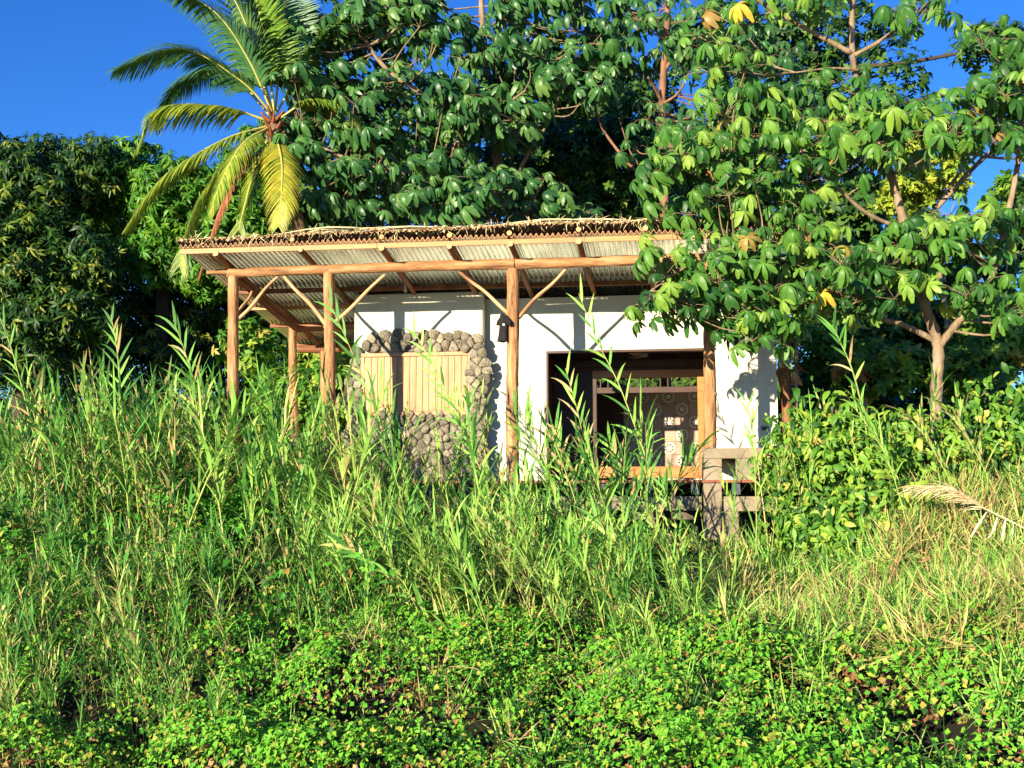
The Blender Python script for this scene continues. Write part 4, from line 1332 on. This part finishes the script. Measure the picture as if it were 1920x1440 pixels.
REEDS = []
for s_ in range(12):
    V, F, nst = reed_arr(100 + s_, H=(2.1, 2.5, 2.9, 2.3)[s_ % 4], nb=(16, 20, 24)[s_ % 3], lean=(.16, .30, .45, .22, -.12, .35)[s_ % 6], t_start=.32 + .11 * (s_ % 3))
    REEDS.append((V, F, nst))
reed_me = []
for s_, (V, F, nst) in enumerate(REEDS):
    mi = np.array([1] * nst + [0] * (len(F) - nst))
    rn = np.repeat(R.random(len(V) // 2 + 1), 2)[:len(V)] * .35
    reed_me.append(mesh_np('reed_stalk', V, [F], rn, [M['reed'], M['reedstem']], mi, True))


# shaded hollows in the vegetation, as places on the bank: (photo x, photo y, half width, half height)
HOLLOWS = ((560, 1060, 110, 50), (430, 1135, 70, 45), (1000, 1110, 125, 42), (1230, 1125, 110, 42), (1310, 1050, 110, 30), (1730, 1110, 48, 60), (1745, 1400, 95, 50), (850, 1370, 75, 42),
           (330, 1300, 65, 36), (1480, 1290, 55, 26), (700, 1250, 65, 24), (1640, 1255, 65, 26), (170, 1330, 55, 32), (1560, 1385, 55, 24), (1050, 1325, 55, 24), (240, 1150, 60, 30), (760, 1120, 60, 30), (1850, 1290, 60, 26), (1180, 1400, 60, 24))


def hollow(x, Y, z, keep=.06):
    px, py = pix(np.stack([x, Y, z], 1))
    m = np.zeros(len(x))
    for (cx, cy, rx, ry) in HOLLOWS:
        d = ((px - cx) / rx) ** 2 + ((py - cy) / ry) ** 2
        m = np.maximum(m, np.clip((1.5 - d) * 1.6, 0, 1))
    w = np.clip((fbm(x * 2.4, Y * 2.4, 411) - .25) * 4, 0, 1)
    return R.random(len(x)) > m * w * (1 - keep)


def ghv(x, y): return float(ground_h(np.array([x]), np.array([y]))[0])


# individual reeds: (px of base, Y, top py, which template, turn)
zones = [
    ('tall green reed rising against the dark trees at the far left', (-40, 220), (12.2, 15.2), (640, 790), 46),
    ('green reed in the thicket left of the first porch post', (220, 430), (12.4, 15.2), (650, 780), 44),
    ('green reed growing among the log posts of the porch', (430, 660), (12.4, 15.2), (640, 820), 36),
    ('green reed in front of the stone framed shutter', (680, 960), (12.2, 14.8), (680, 880), 27),
    ('green reed standing in front of the doorway', (1020, 1190), (12.6, 14.9), (700, 890), 21),
    ('thin lone reed by the concrete base right of the doorway', (1300, 1500), (13.2, 15.0), (700, 900), 7),
    ('tall reed poking out of the leafy shrub at right', (1560, 1900), (13.8, 15.2), (640, 780), 9),
    ('lower reed on the slope below the house', (150, 1300), (10.4, 12.2), (920, 1120), 60),
]
rng = random.Random(5)
for (lab, (xa, xb), (ya, yb), (ta, tb), cnt) in zones:
    for _ in range(cnt):
        Y = rng.uniform(ya, yb); px = rng.uniform(xa, xb)
        x = P(px, 940, Y).x
        zb = ghv(x, Y)
        k = rng.randrange(12)
        V = REEDS[k][0]
        top = P(px, rng.uniform(ta, tb), Y).z
        s_ = max(.5, min(1.5, (top - zb) / V[:, 2].max()))
        o = bpy.data.objects.new('reed_stalk', reed_me[k])
        COL.objects.link(o)
        o.location = (x + .25 * s_, Y, zb - .05)
        o.rotation_euler = (rng.gauss(0, .07), rng.gauss(-.04, .10), rng.gauss(0, .5) + (PI if rng.random() < .13 else 0))
        o.scale = (s_, s_, s_)
        size = 'short ' if s_ < .82 else ('very tall ' if s_ > 1.12 else 'medium tall ')
        lean = 'upright ' if abs(REEDS[k][0][:REEDS[k][2] // 4, 0]).max() < .55 else 'leaning '
        base_l = lab.replace('tall green', 'green').replace('thin lone', 'thin').replace('tall reed', 'reed').replace('lower reed', 'reed')
        tag(o, size + lean + base_l, 'reed', 'reeds: ' + base_l)

# hero reeds that cross the shutter and the doorway
def hero(pts, Y, seed, lab, wid=1.0, blades=24, bl=.42):
    rr = random.Random(seed)
    path = bez([P(a, b, Y + dy) for a, b, dy in pts], 6)
    path[0].z -= .1
    mb = MB().tube(path, [.014 * (1 - .72 * i / (len(path) - 1)) for i in range(len(path))], 5, mi=1, rnd=.3, cap=False)
    n = len(path) - 1
    for k in range(blades):
        t = .22 + .78 * k / blades
        s_ = t * n; i = min(int(s_), n - 1)
        p = path[i].lerp(path[i + 1], s_ - i); d = (path[i + 1] - path[i]).normalized()
        side = 1 if k % 2 else -1
        sd = Vector((side * rr.uniform(.6, 1), rr.uniform(-.6, .4), rr.uniform(-.1, .2))).normalized()
        L = bl * rr.uniform(.75, 1.3) * (1 - .3 * t); ang = rr.uniform(.45, .95) * (1 - .45 * t)
        dv = (d * math.cos(ang) + sd * math.sin(ang)).normalized(); w = rr.uniform(.012, .018) * wid; hv = rr.uniform(.05, .4)
        wd = dv.cross(Vector((0, 1, .3))).normalized(); q_ = p.copy(); V2 = []
        for j in range(6):
            ww = w * (.5, 1, 1, .85, .5, .04)[j]
            V2 += [tuple(q_ + wd * ww), tuple(q_ - wd * ww)]
            dv = (dv + Vector((0, 0, -hv * .5 * (.4 + j * .3)))).normalized(); q_ = q_ + dv * L / 5
        mb.add(V2, np.array([(2 * j, 2 * j + 1, 2 * j + 3, 2 * j + 2) for j in range(5)]), rr.random() * .7, 0)
    o = put('reed_stalk', mb.mesh('reed_stalk', [M['reed'], M['reedstem']], True))
    tag(o, lab, 'reed')


hero([(1330, 1120, 0), (1250, 980, 0), (1205, 840, .05), (1160, 720, .1), (1120, 640, .1), (1085, 550, .1)], 14.4, 1, 'tall reed leaning left across the doorway, its tip above the lintel', 1.0, 22, .42)
hero([(1160, 1130, 0), (1130, 1000, 0), (1105, 880, 0), (1085, 780, 0), (1060, 690, 0)], 14.2, 2, 'reed with long blades in the left half of the doorway')
hero([(1120, 1120, 0), (1090, 1020, 0), (1070, 930, 0), (1055, 860, 0), (1040, 800, 0)], 14.0, 21, 'bushy reed at the left edge of the doorway', 1.1, 24, .42)
hero([(1230, 1130, 0), (1200, 1020, 0), (1175, 930, 0), (1160, 870, 0), (1140, 820, 0)], 14.3, 22, 'reed with curving blades in the middle of the doorway', 1.1, 24, .4)
hero([(1330, 1180, 0), (1290, 1060, 0), (1260, 960, 0), (1240, 900, 0)], 13.6, 23, 'short reed in front of the concrete beam under the doorway', 1, 14, .36)
hero([(1010, 1080, 0), (940, 920, 0), (860, 780, 0), (815, 690, 0), (770, 610, 0)], 14.6, 3, 'leaning reed crossing the stone frame and pointing above the shutter', 1.15, 20, .4)
hero([(1000, 1130, 0), (930, 950, 0), (880, 830, 0), (850, 740, 0)], 14.0, 4, 'reed stem crossing the right side of the shutter')
hero([(820, 1100, 0), (760, 900, 0), (700, 760, 0), (660, 660, 0), (615, 560, 0)], 14.2, 5, 'tall reed leaning left past the second porch post', 1.1, 22)
hero([(1450, 1100, 0), (1430, 940, 0), (1410, 800, 0), (1395, 740, 0)], 14.8, 6, 'thin pale reed in front of the wall right of the doorway', .8, 9, .35)
hero([(1625, 800, 0), (1600, 700, 0), (1575, 640, 0), (1560, 610, 0)], 14.6, 7, 'slim reed standing above the shrub left of the forked trunk', 1, 12, .35)
hero([(230, 860, 0), (225, 740, 0), (220, 660, 0), (208, 590, 0)], 14.6, 8, 'tallest reed in front of the dark trees left of the porch', 1.1, 16, .4)
hero([(385, 860, 0), (365, 740, 0), (350, 670, 0), (325, 600, 0)], 14.6, 9, 'reed with spreading long blades just left of the first post', 1.2, 14, .5)
hero([(75, 860, 0), (45, 740, 0), (20, 650, 0), (-10, 570, 0)], 14.0, 10, 'leaning bare stemmed reed at the left photo edge', 1, 12, .4)
hero([(905, 1330, 0), (800, 1150, 0), (700, 1060, 0), (640, 1020, -.1)], 11.2, 11, 'yellowish reed bending far left below the stone wall', 1.3, 16, .35)
hero([(1240, 1400, 0), (1225, 1250, 0), (1190, 1120, 0), (1150, 1020, 0), (1110, 960, 0)], 11.6, 12, 'pale reed with bare lower stem below the doorway', 1, 14, .38)

# the mass of reeds
def mass(name, n, px_rng, y_rng, hfun, dens=None, mat='reed', lab=None, cat='reed thicket', ks=None):
    Y = R.uniform(*y_rng, n); px = R.uniform(*px_rng, n)
    th = (960 - px) / FPX
    x = np.array([P(a, 940, b).x for a, b in zip(px, Y)])
    if dens is not None:
        k = R.random(n) < dens(px, Y, x)
        Y, px, x = Y[k], px[k], x[k]
    z = ground_h(x, Y)
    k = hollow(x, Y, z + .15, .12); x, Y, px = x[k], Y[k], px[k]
    n = len(x)
    z = ground_h(x, Y) - .05
    H = hfun(px, Y) * (.6 + .45 * R.random(n))
    Vs = []; Fs = []; Rs = []; Ms = []; off = 0
    wh = R.integers(0, 12, n) if ks is None else np.array(ks)[R.integers(0, len(ks), n)]
    for k in range(12):
        sel = np.nonzero(wh == k)[0]
        if not len(sel): continue
        V, F, nst = REEDS[k]
        s_ = H[sel] / V[:, 2].max()
        a = R.normal(0, .55, len(sel)) + np.where(R.random(len(sel)) < .15, PI, 0)
        ca, sa = np.cos(a), np.sin(a)
        tl = R.normal(-.03, .10, len(sel)); tl2 = R.normal(-.05, .08, len(sel))
        vx = V[None, :, 0] * s_[:, None]; vy = V[None, :, 1] * s_[:, None]; vz = V[None, :, 2] * s_[:, None]
        X_ = vx * ca[:, None] - vy * sa[:, None] + vz * tl[:, None] + x[sel][:, None] + .2
        Y_ = vx * sa[:, None] + vy * ca[:, None] + vz * tl2[:, None] + Y[sel][:, None]
        Z_ = vz + z[sel][:, None]
        Vs.append(np.stack([X_, Y_, Z_], 2).reshape(-1, 3))
        Fs.append((F[None] + (np.arange(len(sel)) * len(V))[:, None, None] + off).reshape(-1, 4))
        br = np.repeat(R.random(len(V) // 2 + 1), 2)[:len(V)]
        dead = np.where(R.random(len(sel)) < .03, .92, 0.0)[:, None]
        Rs.append(np.where(dead > 0, dead + .07 * br[None], (br * .33)[None] + R.random(len(sel))[:, None] * .5).ravel())
        Ms.append(np.tile(np.array([1] * nst + [0] * (len(F) - nst)), len(sel)))
        off += len(sel) * len(V)
    o = put(name, mesh_np(name, np.concatenate(Vs), [np.concatenate(Fs)], np.concatenate(Rs), [M[mat], M['reedstem']], np.concatenate(Ms), True))
    return tag(o, lab, cat, kind='stuff')


def hL(px, Y):
    yt = np.interp(px, [-60, 100, 430, 560, 650, 950, 1050, 1250, 1400], [715, 725, 745, 790, 835, 885, 935, 965, 1010])
    x = Y * np.tan(np.arctan((px - 960) / FPX) - YAW)
    H = (940 - yt) / FPX * Y - ground_h(x, Y)
    return np.clip(H, .35, 2.1) * np.where(px < 420, np.interp(Y, [9.0, 11.5, 13], [.62, .8, 1]), np.interp(Y, [9.6, 11.5, 13], [.42, .75, 1]))


def dL(px, Y, x):
    n_ = fbm(x * 1.3, Y * 1.3, 9)
    return np.interp(px, [-60, 600, 900, 1150, 1320], [1, 1, .8, .5, .15]) * np.clip((n_ - .38) * 6, .02, 1) * np.where(px < 400 + 60 * np.sin(Y * 4), np.interp(Y, [8.8, 9.4], [.9, 1.0]), np.interp(Y, [9.6, 10.8, 12.8], [.12, .4, 1]) * np.where((px > 600) & (Y < 12.7), .35, 1))


mass('reed_thicket', 1600, (-80, 1340), (8.8, 15.3), hL, dL, lab='dense thicket of green reeds covering the slope below the house')
mass('reed_canes', 170, (560, 1340), (10.9, 13.4), lambda px, Y: np.interp(px, [600, 1000, 1340], [1.9, 1.75, 1.5]), ks=(2, 5, 8, 11), lab='long pale bare-stemmed reeds rising from the dark middle of the slope')
mass('dry_reeds', 150, (1400, 1980), (11.2, 14.4), lambda px, Y: np.full(len(px), .62), mat='drygrass', lab='yellowing reeds and dry grass on the slope at right')


# ------------------------------------------------------------------ ground cover, tufts and shrubs
def ovate(seed, L=1.0, W=.72, fold=.22):
    v = np.array([(0, 0, 0), (.35 * L, W / 2, fold * W), (.35 * L, -W / 2, fold * W), (L, 0, -.08), (.45 * L, 0, 0)])
    f = np.array([(0, 4, 1, 1), (0, 2, 4, 4), (1, 4, 3, 3), (2, 3, 4, 4)])
    return v, f[:, :3]


OV = [ovate(0)]
OV[0] = (OV[0][0], np.array([(0, 4, 1), (0, 2, 4), (1, 4, 3), (2, 3, 4)]))


def bumps(x, y, cell, seed):
    """rounded clumps on a jittered grid, 0 in the crevices and 1 on the tops"""
    gx = np.floor(x / cell); gy = np.floor(y / cell)
    best = np.zeros_like(x)
    for dx in (-1, 0, 1):
        for dy in (-1, 0, 1):
            cx = gx + dx; cy = gy + dy
            px_ = (cx + .15 + .7 * hash2(cx, cy, seed)) * cell; py_ = (cy + .15 + .7 * hash2(cx, cy, seed + 1)) * cell
            rad = cell * (.45 + .5 * hash2(cx, cy, seed + 2))
            d2 = ((x - px_) ** 2 + (y - py_) ** 2) / rad ** 2
            best = np.maximum(best, np.sqrt(np.clip(1 - d2, 0, 1)) * (.55 + .45 * hash2(cx, cy, seed + 3)))
    return best


def clump(x, y):
    wx = x + .25 * (vnoise(x * 3, y * 3, 61) - .5); wy = y + .25 * (vnoise(x * 3, y * 3, 62) - .5)
    return .62 * bumps(wx, wy, .85, 201) + .38 * bumps(wx, wy, .34, 301)


TRI = join([(rotz(OV[0][0] * .8, a_) , OV[0][1]) for a_ in (-1.0, 0, 1.0)])
OV2 = [OV[0], (OV[0][0] * np.array([1, 1.35, 1]), OV[0][1]), (OV[0][0] * np.array([1.3, .6, 1]), OV[0][1]), (TRI[0] * .75, TRI[1])]


def mound(x, y):
    m = .02 + .45 * fbm(x * .8 + 9, y * .8, 25) ** 1.5 + np.interp(y, [8, 11, 12.5], [.72, .6, .45]) * clump(x, y) + .05 * (vnoise(x * 8, y * 8, 31) - .5)
    return m * np.clip((15.9 - y) / 1.6, .25, 1)


def cover(name, n, px_rng, y_rng, size, mat, lab, hmul=1.0, hadd=0.0, dens=None, cat='ground cover', depth=.12, tp=None, facing=(-.25, -.75, .65)):
    tp = tp or OV2
    Y = np.sqrt(R.uniform(y_rng[0] ** 2, y_rng[1] ** 2, n)); px = R.uniform(*px_rng, n)
    # x on plane Y for pixel px at eye height
    a = np.arctan((px - 960) / FPX) - YAW
    x = Y * np.tan(a)
    if dens is not None:
        k = R.random(n) < dens(px, Y, x)
        Y, px, x = Y[k], px[k], x[k]
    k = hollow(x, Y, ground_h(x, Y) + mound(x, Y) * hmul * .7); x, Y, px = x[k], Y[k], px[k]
    n = len(x)
    top = ground_h(x, Y) + mound(x, Y) * hmul + hadd
    z = top - R.exponential(depth, n) + .02
    e = .06
    gx = (ground_h(x + e, Y) + mound(x + e, Y) * hmul - top + hadd) / e
    gy = (ground_h(x, Y + e) + mound(x, Y + e) * hmul - top + hadd) / e
    nr = np.stack([-gx, -gy, np.ones(n)], 1)
    nr = nr / np.linalg.norm(nr, axis=1, keepdims=True)
    nr = nr * .5 + np.array(facing) * .8 + R.normal(size=(n, 3)) * .42
    f = rand_unit(n) + np.array([0, -.3, -.6])
    sz = size * (.5 + .55 * R.random(n) + .6 * vnoise(x * 1.6, Y * 1.6, 171))
    pos = np.stack([x, Y, z], 1)
    rn = np.clip(.62 * R.random(n) + .75 * fbm(x * 1.1, Y * 1.1, 41, 4) - .24, 0, .83)
    rn = np.where(R.random(n) < .010, .985, rn)
    V, F, rr = scatter_arr(tp, pos, basis(nr, f), sz, rn)
    o = put(name, mesh_np(name, V, [F], rr, [M[mat]], smooth=False))
    return tag(o, lab, cat, kind='stuff')


def dv(px, Y, x):
    hole = np.clip((clump(x, Y) - .10) * 5, np.where(Y < 10.6, .22, .03), 1)
    d = np.interp(Y, [8.8, 10.7, 11.5, 15.5], [1, 1, .26, .26]) * np.clip((fbm(x * .8 + 20, Y * .8, 131) - .32) * 7, .38, 1) * np.where(Y > 11.2, np.clip((fbm(x * .9 + 3, Y * .9, 83) - .33) * 6, .12, 2.6), 1)
    rightdry = np.where((px > 1350 + 60 * np.sin(Y * 5)) & (Y > 11.0 + .5 * np.sin(x * 3)), .45, 1.0)
    return hole * d * rightdry


cover('vine_cover', 210000, (-60, 1980), (8.5, 15.6), .046, 'vine', 'small bright green vine leaves blanketing the bank at the bottom', dens=dv)
cover('vine_cover', 22000, (-60, 1000), (10.5, 15.2), .07, 'vine', 'larger bright vine leaves climbing among the reeds', hmul=1.5, hadd=.28, dens=lambda px, Y, x: np.clip((fbm(x * 1.2, Y * 1.2, 66) - .46) * 7, 0, 1), depth=.25)


def blade_tuft(seed, n=14, L=.42, w=.007, spread=.8):
    rr = random.Random(seed); parts = []
    for k in range(n):
        az = rr.uniform(0, 2 * PI); el = rr.uniform(.35, 1.4)
        dv_ = Vector((math.cos(az) * math.cos(el), math.sin(az) * math.cos(el), math.sin(el)))
        p = Vector((rr.gauss(0, .03), rr.gauss(0, .03), 0)); l = L * rr.uniform(.5, 1.2); V = []
        wd = dv_.cross(Vector((0, 0, 1))).normalized(); wd = (wd + Vector((rr.uniform(-.5, .5), rr.uniform(-.5, .5), 0))).normalized()
        g_ = rr.uniform(.1, .5)
        for j in range(5):
            ww = w * (.8, 1, .9, .6, .05)[j]
            V += [tuple(p + wd * ww), tuple(p - wd * ww)]
            dv_ = (dv_ + Vector((0, 0, -g_ * .6))).normalized(); p = p + dv_ * l / 4
        parts.append((np.array(V), np.array([(2 * j, 2 * j + 1, 2 * j + 3, 2 * j + 2) for j in range(4)])))
    return join(parts)


TUFT = [blade_tuft(s) for s in range(6)]


def tufts(name, n, px_rng, y_rng, scale, mat, lab, dens=None, hm=.8, rnb=0.0, cat='grass', tilt=.3):
    Y = R.uniform(*y_rng, n); px = R.uniform(*px_rng, n)
    a = np.arctan((px - 960) / FPX) - YAW
    x = Y * np.tan(a)
    if dens is not None:
        k = R.random(n) < dens(px, Y, x); Y, px, x = Y[k], px[k], x[k]
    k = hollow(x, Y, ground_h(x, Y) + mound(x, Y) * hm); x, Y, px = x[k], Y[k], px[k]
    n = len(x)
    z = ground_h(x, Y) + mound(x, Y) * hm - .06
    nr = np.array([-.15, -.35, 1]) + R.normal(size=(n, 3)) * tilt
    rn = np.clip(R.random(n) * .8 + rnb, 0, .999)
    V, F, rr = scatter_arr(TUFT, np.stack([x, Y, z], 1), basis(nr, rand_unit(n)), scale * (.6 + .8 * R.random(n)), rn)
    o = put(name, mesh_np(name, V, [F], rr, [M[mat]], smooth=True))
    return tag(o, lab, cat, kind='stuff')


tufts('dry_grass', 2300, (1330, 1980), (10.4, 14.9), 1.0, 'drygrass', 'straw coloured dry grass tangled on the slope at right', tilt=.75, dens=lambda px, Y, x: np.clip((fbm(x * 1.3, Y * 1.3, 91) - .3) * 4, .1, 1) * np.where((px < 1480) & (Y > 13.6), .1, np.interp(px, [1350, 1600, 1700], [.35, .6, 1])) * np.where(Y < 11.4, np.interp(px, [1550, 1750], [0, 1]), 1))
tufts('green_grass', 1300, (1350, 1980), (10.8, 14.9), 1.0, 'reed', 'green grass mixed into the dry grass at right', tilt=.6)
tufts('green_grass', 420, (-60, 1980), (8.8, 10.8), .75, 'reed', 'grass blades poking through the vines at the bottom', dens=lambda px, Y, x: np.clip((fbm(x * .9, Y * .9, 79) - .42) * 6, 0, 1), tilt=.5)
cover('dead_leaves', 4200, (-60, 1980), (8.6, 11.6), .055, 'deadleaf', 'brown fallen leaves lying in gaps between the vines', hmul=.55, depth=.05, cat='leaf litter')
tufts('green_grass', 900, (-60, 1400), (9.6, 15.4), .8, 'reed', 'short green grass growing between the reeds', dens=lambda px, Y, x: np.clip((fbm(x * .9, Y * .9, 77) - .25) * 3, 0, 1) * np.interp(Y, [9.6, 11.5], [.2, 1]))
cover('dead_leaves', 5200, (700, 1980), (11.2, 15.6), .07, 'deadleaf', 'brown dead leaves and litter below the concrete base', hmul=.75, depth=.08, cat='leaf litter', dens=lambda px, Y, x: np.clip((fbm(x * 1.4, Y * 1.4, 88) - .38) * 5, 0, 1))


def shrub(name, lab, cx, cy, Y, rpx, rpy, n, size, mat='shrub', n_obj=120, group='leafy shrubs right of the house'):
    c = P(cx, cy, Y); s_ = Y / 2200; rad = np.array([rpx * s_, rpx * s_ * .7, rpy * s_])
    b = Vector((c.x, Y, ghv(c.x, Y)))
    t = thing(name, lab, 'shrub', b, group)
    u = rand_unit(n); u[:, 1] = -np.abs(u[:, 1]) * .9 + .15
    sub = rand_unit(7) * .55; sub[:, 2] *= 1.1; si = R.integers(0, 7, n)
    cull_ = None
    qq = np.where(R.random(n) < .25, R.random(n) * .8, .8 + .25 * R.random(n))
    w = 1 + .5 * (fbm(u[:, 0] * 2.3 + cx, u[:, 2] * 2.3 + cy, 13) - .5)
    sr = (.35 + .45 * R.random(7))[si]
    p = np.array(c) + (sub[si] + u * (qq * w * sr)[:, None]) * rad * 1.1
    sprout = R.random(n) < .06
    p[:, 2] += np.where(sprout, R.random(n) * .28, 0)
    p += R.normal(size=p.shape) * .045
    p[:, 2] = np.maximum(p[:, 2], b.z)
    mb = MB()
    for k in range(9):
        e = Vector(p[random.randrange(n)].tolist())
        mb.tube(bez([b, b.lerp(e, .5) + Vector((random.uniform(-.1, .1), 0, .12)), e], 4), [.014 * (1 - .7 * i / 8) for i in range(9)], 5)
    put('stems', mb.mesh('stems', M['bark'], True), t)
    nr = u * .5 + np.array([-.3, -.7, .55]) + R.normal(size=(n, 3)) * .35
    LEAF2 = [strip_leaf(1, .38 + .11 * k, 3, .25 + .25 * k, .25) for k in range(3)] + [join([(rotz(strip_leaf(.8, .3, 3, .5, .2)[0], a_), strip_leaf(.8, .3, 3, .5, .2)[1]) for a_ in (-1.1, 0, 1.1)])]
    scatter('foliage', LEAF2, p, basis(nr, rand_unit(n) + np.array([0, -.2, -.7])), size * (.45 + .75 * R.random(n) ** 1.3), M[mat], t, n_obj, 'leaf', 'stuff')


shrub('shrub', 'bright green shrub against the concrete base of the house', 1500, 880, 15.3, 75, 85, 1050, .13)
shrub('shrub', 'broad shrub with bright leaves, below the dark gap beside the house', 1590, 860, 15.0, 120, 90, 1500, .15)
shrub('shrub', 'sunlit shrub at the foot of the forked tree', 1760, 820, 15.2, 130, 90, 1500, .14)
shrub('shrub', 'light green shrub at the right edge of the photo', 1900, 800, 15.4, 100, 90, 1050, .14)
shrub('shrub', 'lower shrub with large leaves above the dry grass', 1560, 975, 14.2, 100, 55, 900, .14, n_obj=100)
shrub('shrub', 'shadowed low shrub left of the plumed dry reed', 1690, 960, 14.2, 90, 50, 630, .16, n_obj=80)
shrub('shrub', 'dark green bush under the front of the house', 1130, 990, 15.6, 60, 35, 450, .11, n_obj=0)

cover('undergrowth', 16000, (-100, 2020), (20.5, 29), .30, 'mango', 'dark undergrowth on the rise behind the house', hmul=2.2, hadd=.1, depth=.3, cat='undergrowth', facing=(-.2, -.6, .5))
def twigs(name, n, px_rng, y_rng, lab, seed):
    r_ = random.Random(seed); mb = MB()
    for _ in range(n):
        Y = r_.uniform(*y_rng); px = r_.uniform(*px_rng)
        x = Y * math.tan(math.atan((px - 960) / FPX) - YAW)
        pts = []; a = r_.uniform(0, 2 * PI); L = r_.uniform(.3, 1.0)
        xx_, yy_ = x, Y
        for k in range(7):
            z = float(ground_h(np.array([xx_]), np.array([yy_]))[0] + mound(np.array([xx_]), np.array([yy_]))[0]) - .03 + .10 * math.sin(PI * k / 6) * r_.random()
            pts.append((xx_, yy_, z)); a += r_.gauss(0, .28)
            xx_ += math.cos(a) * L / 6; yy_ += math.sin(a) * L / 6 * .5
        pts = bez(pts, 4)
        mb.tube(pts, [.0045 * (1 - .7 * k / len(pts)) for k in range(len(pts))], 4, rnd=r_.random(), cap=False)
    return tag(put(name, mb.mesh(name, M['twig'], True)), lab, 'twigs', kind='stuff')


M['twig'] = leafmat('dry_vine_stem', [(0, (.20, .12, .06)), (.5, (.38, .26, .14)), (1, (.52, .40, .24))], .8, .1, (1, 1, 1), .2)
twigs('fallen_stems', 150, (-40, 1960), (9.2, 13.5), 'thin brown stems and runners tangled in the vines', 4)
# weeds seen between the posts
tufts('green_grass', 500, (380, 700), (16.2, 19.5), 1.5, 'reed', 'grass growing under the porch roof behind the posts')

# dry plumed reed at right
rr = random.Random(3)
path = bez([P(1960, 1010, 13.4), P(1890, 975, 13.35), P(1830, 945, 13.3), P(1780, 915, 13.3), P(1715, 915, 13.3)], 8)
mb = MB().tube(path, [.012 * (1 - .7 * i / (len(path) - 1)) for i in range(len(path))], 5, rnd=.6, cap=False)
for k in range(150):
    i = rr.randint(14, len(path) - 2); p = path[i]; d = (path[i + 1] - path[i]).normalized()
    dvv = (d + Vector((rr.uniform(-.3, .3), rr.uniform(-.4, .2), rr.uniform(-.35, .45)))).normalized()
    L = rr.uniform(.12, .34); pts = [p]
    for j in range(3):
        dvv = (dvv + Vector((0, 0, -.22))).normalized(); pts.append(pts[-1] + dvv * L / 3)
    mb.tube(pts, [.0035, .005, .004, .001], 3, rnd=rr.random(), cap=False)
for (a, b, c) in (((1850, 960), (1830, 990), (1815, 1020)), ((1870, 970), (1860, 1000), (1845, 1015)), ((1900, 980), (1895, 1010), (1888, 1035)), ((1840, 955), (1800, 955), (1780, 960)), ((1885, 975), (1880, 1010), (1885, 1030))):
    pts = bez([P(a[0], a[1], 13.3), P(b[0], b[1], 13.25), P(c[0], c[1], 13.2)], 4); V = []
    for j, p in enumerate(pts):
        w = .016 * math.sin(PI * (.15 + .83 * j / (len(pts) - 1)))
        V += [(p.x + w, p.y, p.z + w * .3), (p.x - w, p.y, p.z - w * .3)]
    mb.add(V, np.array([(2 * j, 2 * j + 1, 2 * j + 3, 2 * j + 2) for j in range(len(pts) - 1)]), .45)
tag(put('dry_reed_plume', mb.mesh('dry_reed_plume', M['straw'], True)), 'dry straw coloured reed plume bending left over the slope at right', 'reed')

# straw and husks on the roof edge
n = 1500
xx = R.uniform(eL.x - .02, eR.x, n)
yy = YE - .10 + R.exponential(.07, n)
zz = np.array([roof_up(a, b) for a, b in zip(xx, yy)]) + .014 + R.random(n) * .014 * (1 + 1.2 * vnoise(xx * 2, yy * 0, 4))
ST = [strip_leaf(.07, .012, 2, .2, .2), strip_leaf(.12, .007, 2, .5, .2), strip_leaf(.045, .022, 2, .3, .3)]
nr = R.normal(size=(n, 3)) * .6 + np.array([0, -.2, .7])
V, F, rn = scatter_arr(ST, np.stack([xx, yy, zz], 1), basis(nr, rand_unit(n) + np.array([.0, -.4, 0])), .7 + .8 * R.random(n), R.random(n))
tag(put('roof_straw', mesh_np('roof_straw', V, [F], rn, [M['straw']], smooth=True)), 'dry straw and husks scattered along the front edge of the roof', 'straw', kind='stuff')
mb = MB()
for k in range(26):
    L = random.uniform(.5, 1.6); x = random.uniform(eL.x + .2, eR.x - L - .1); y = YE - .08 + random.random() * .18
    pts = [(x + L * t, y + .03 * math.sin(5 * t + k), roof_up(min(x + L * t, eR.x), y) + .03 + .035 * math.sin(PI * t) + .01 * (k % 3)) for t in (0, .25, .5, .75, 1)]
    mb.tube(pts, [.006, .01, .012, .01, .004], 5, rnd=random.random())
tag(put('bamboo_strips', mb.mesh('bamboo_strips', M['straw'], True)), 'long pale split canes lying along the roof edge', 'cane', kind='stuff')

# fallen yellow leaves and dead hanging leaves in the right tree
for (px, py, Y, s_) in ((1540, 548, 14.9, .75), (1382, 8, 15.0, .9)):
    o = put('leaf', mesh_np('leaf', PALM_T[2][0], [PALM_T[2][1]], mats=[M['yellowleaf']], smooth=True), treeR, label='yellow leaf')
    p = P(px, py, Y)
    o.matrix_basis = Matrix.Translation(p - WLOC[treeR]) @ (Vector((-.3, -.8, .6)).to_track_quat('Z', 'Y').to_matrix().to_4x4()) @ Matrix.Scale(s_, 4)
mb = []
cp = []
for (cx, cy, r, c, Y) in ((1500, 430, 18, 10, 15.4), (1480, 690, 20, 9, 17.0), (1590, 720, 30, 20, 18), (1340, 300, 15, 6, 15.0)):
    for _ in range(c):
        cp.append(tuple(P(cx + random.uniform(-r, r), cy + random.uniform(-r, r) * 1.2, Y + random.uniform(-.15, .15))))
cp = np.array(cp)
nr = rand_unit(len(cp)) * .6 + np.array([-.4, -.8, .1])
V, F, rn = scatter_arr([strip_leaf(1, .4, 3, .6, .5), strip_leaf(1, .3, 3, 1.0, .8)], cp, basis(nr, np.array([[0, 0, -1.0]]) + rand_unit(len(cp)) * .5), .14 + .14 * R.random(len(cp)))
put('dead_leaves', mesh_np('dead_leaves', V, [F], rn, [M['deadleaf']], smooth=True), treeR, kind='stuff')
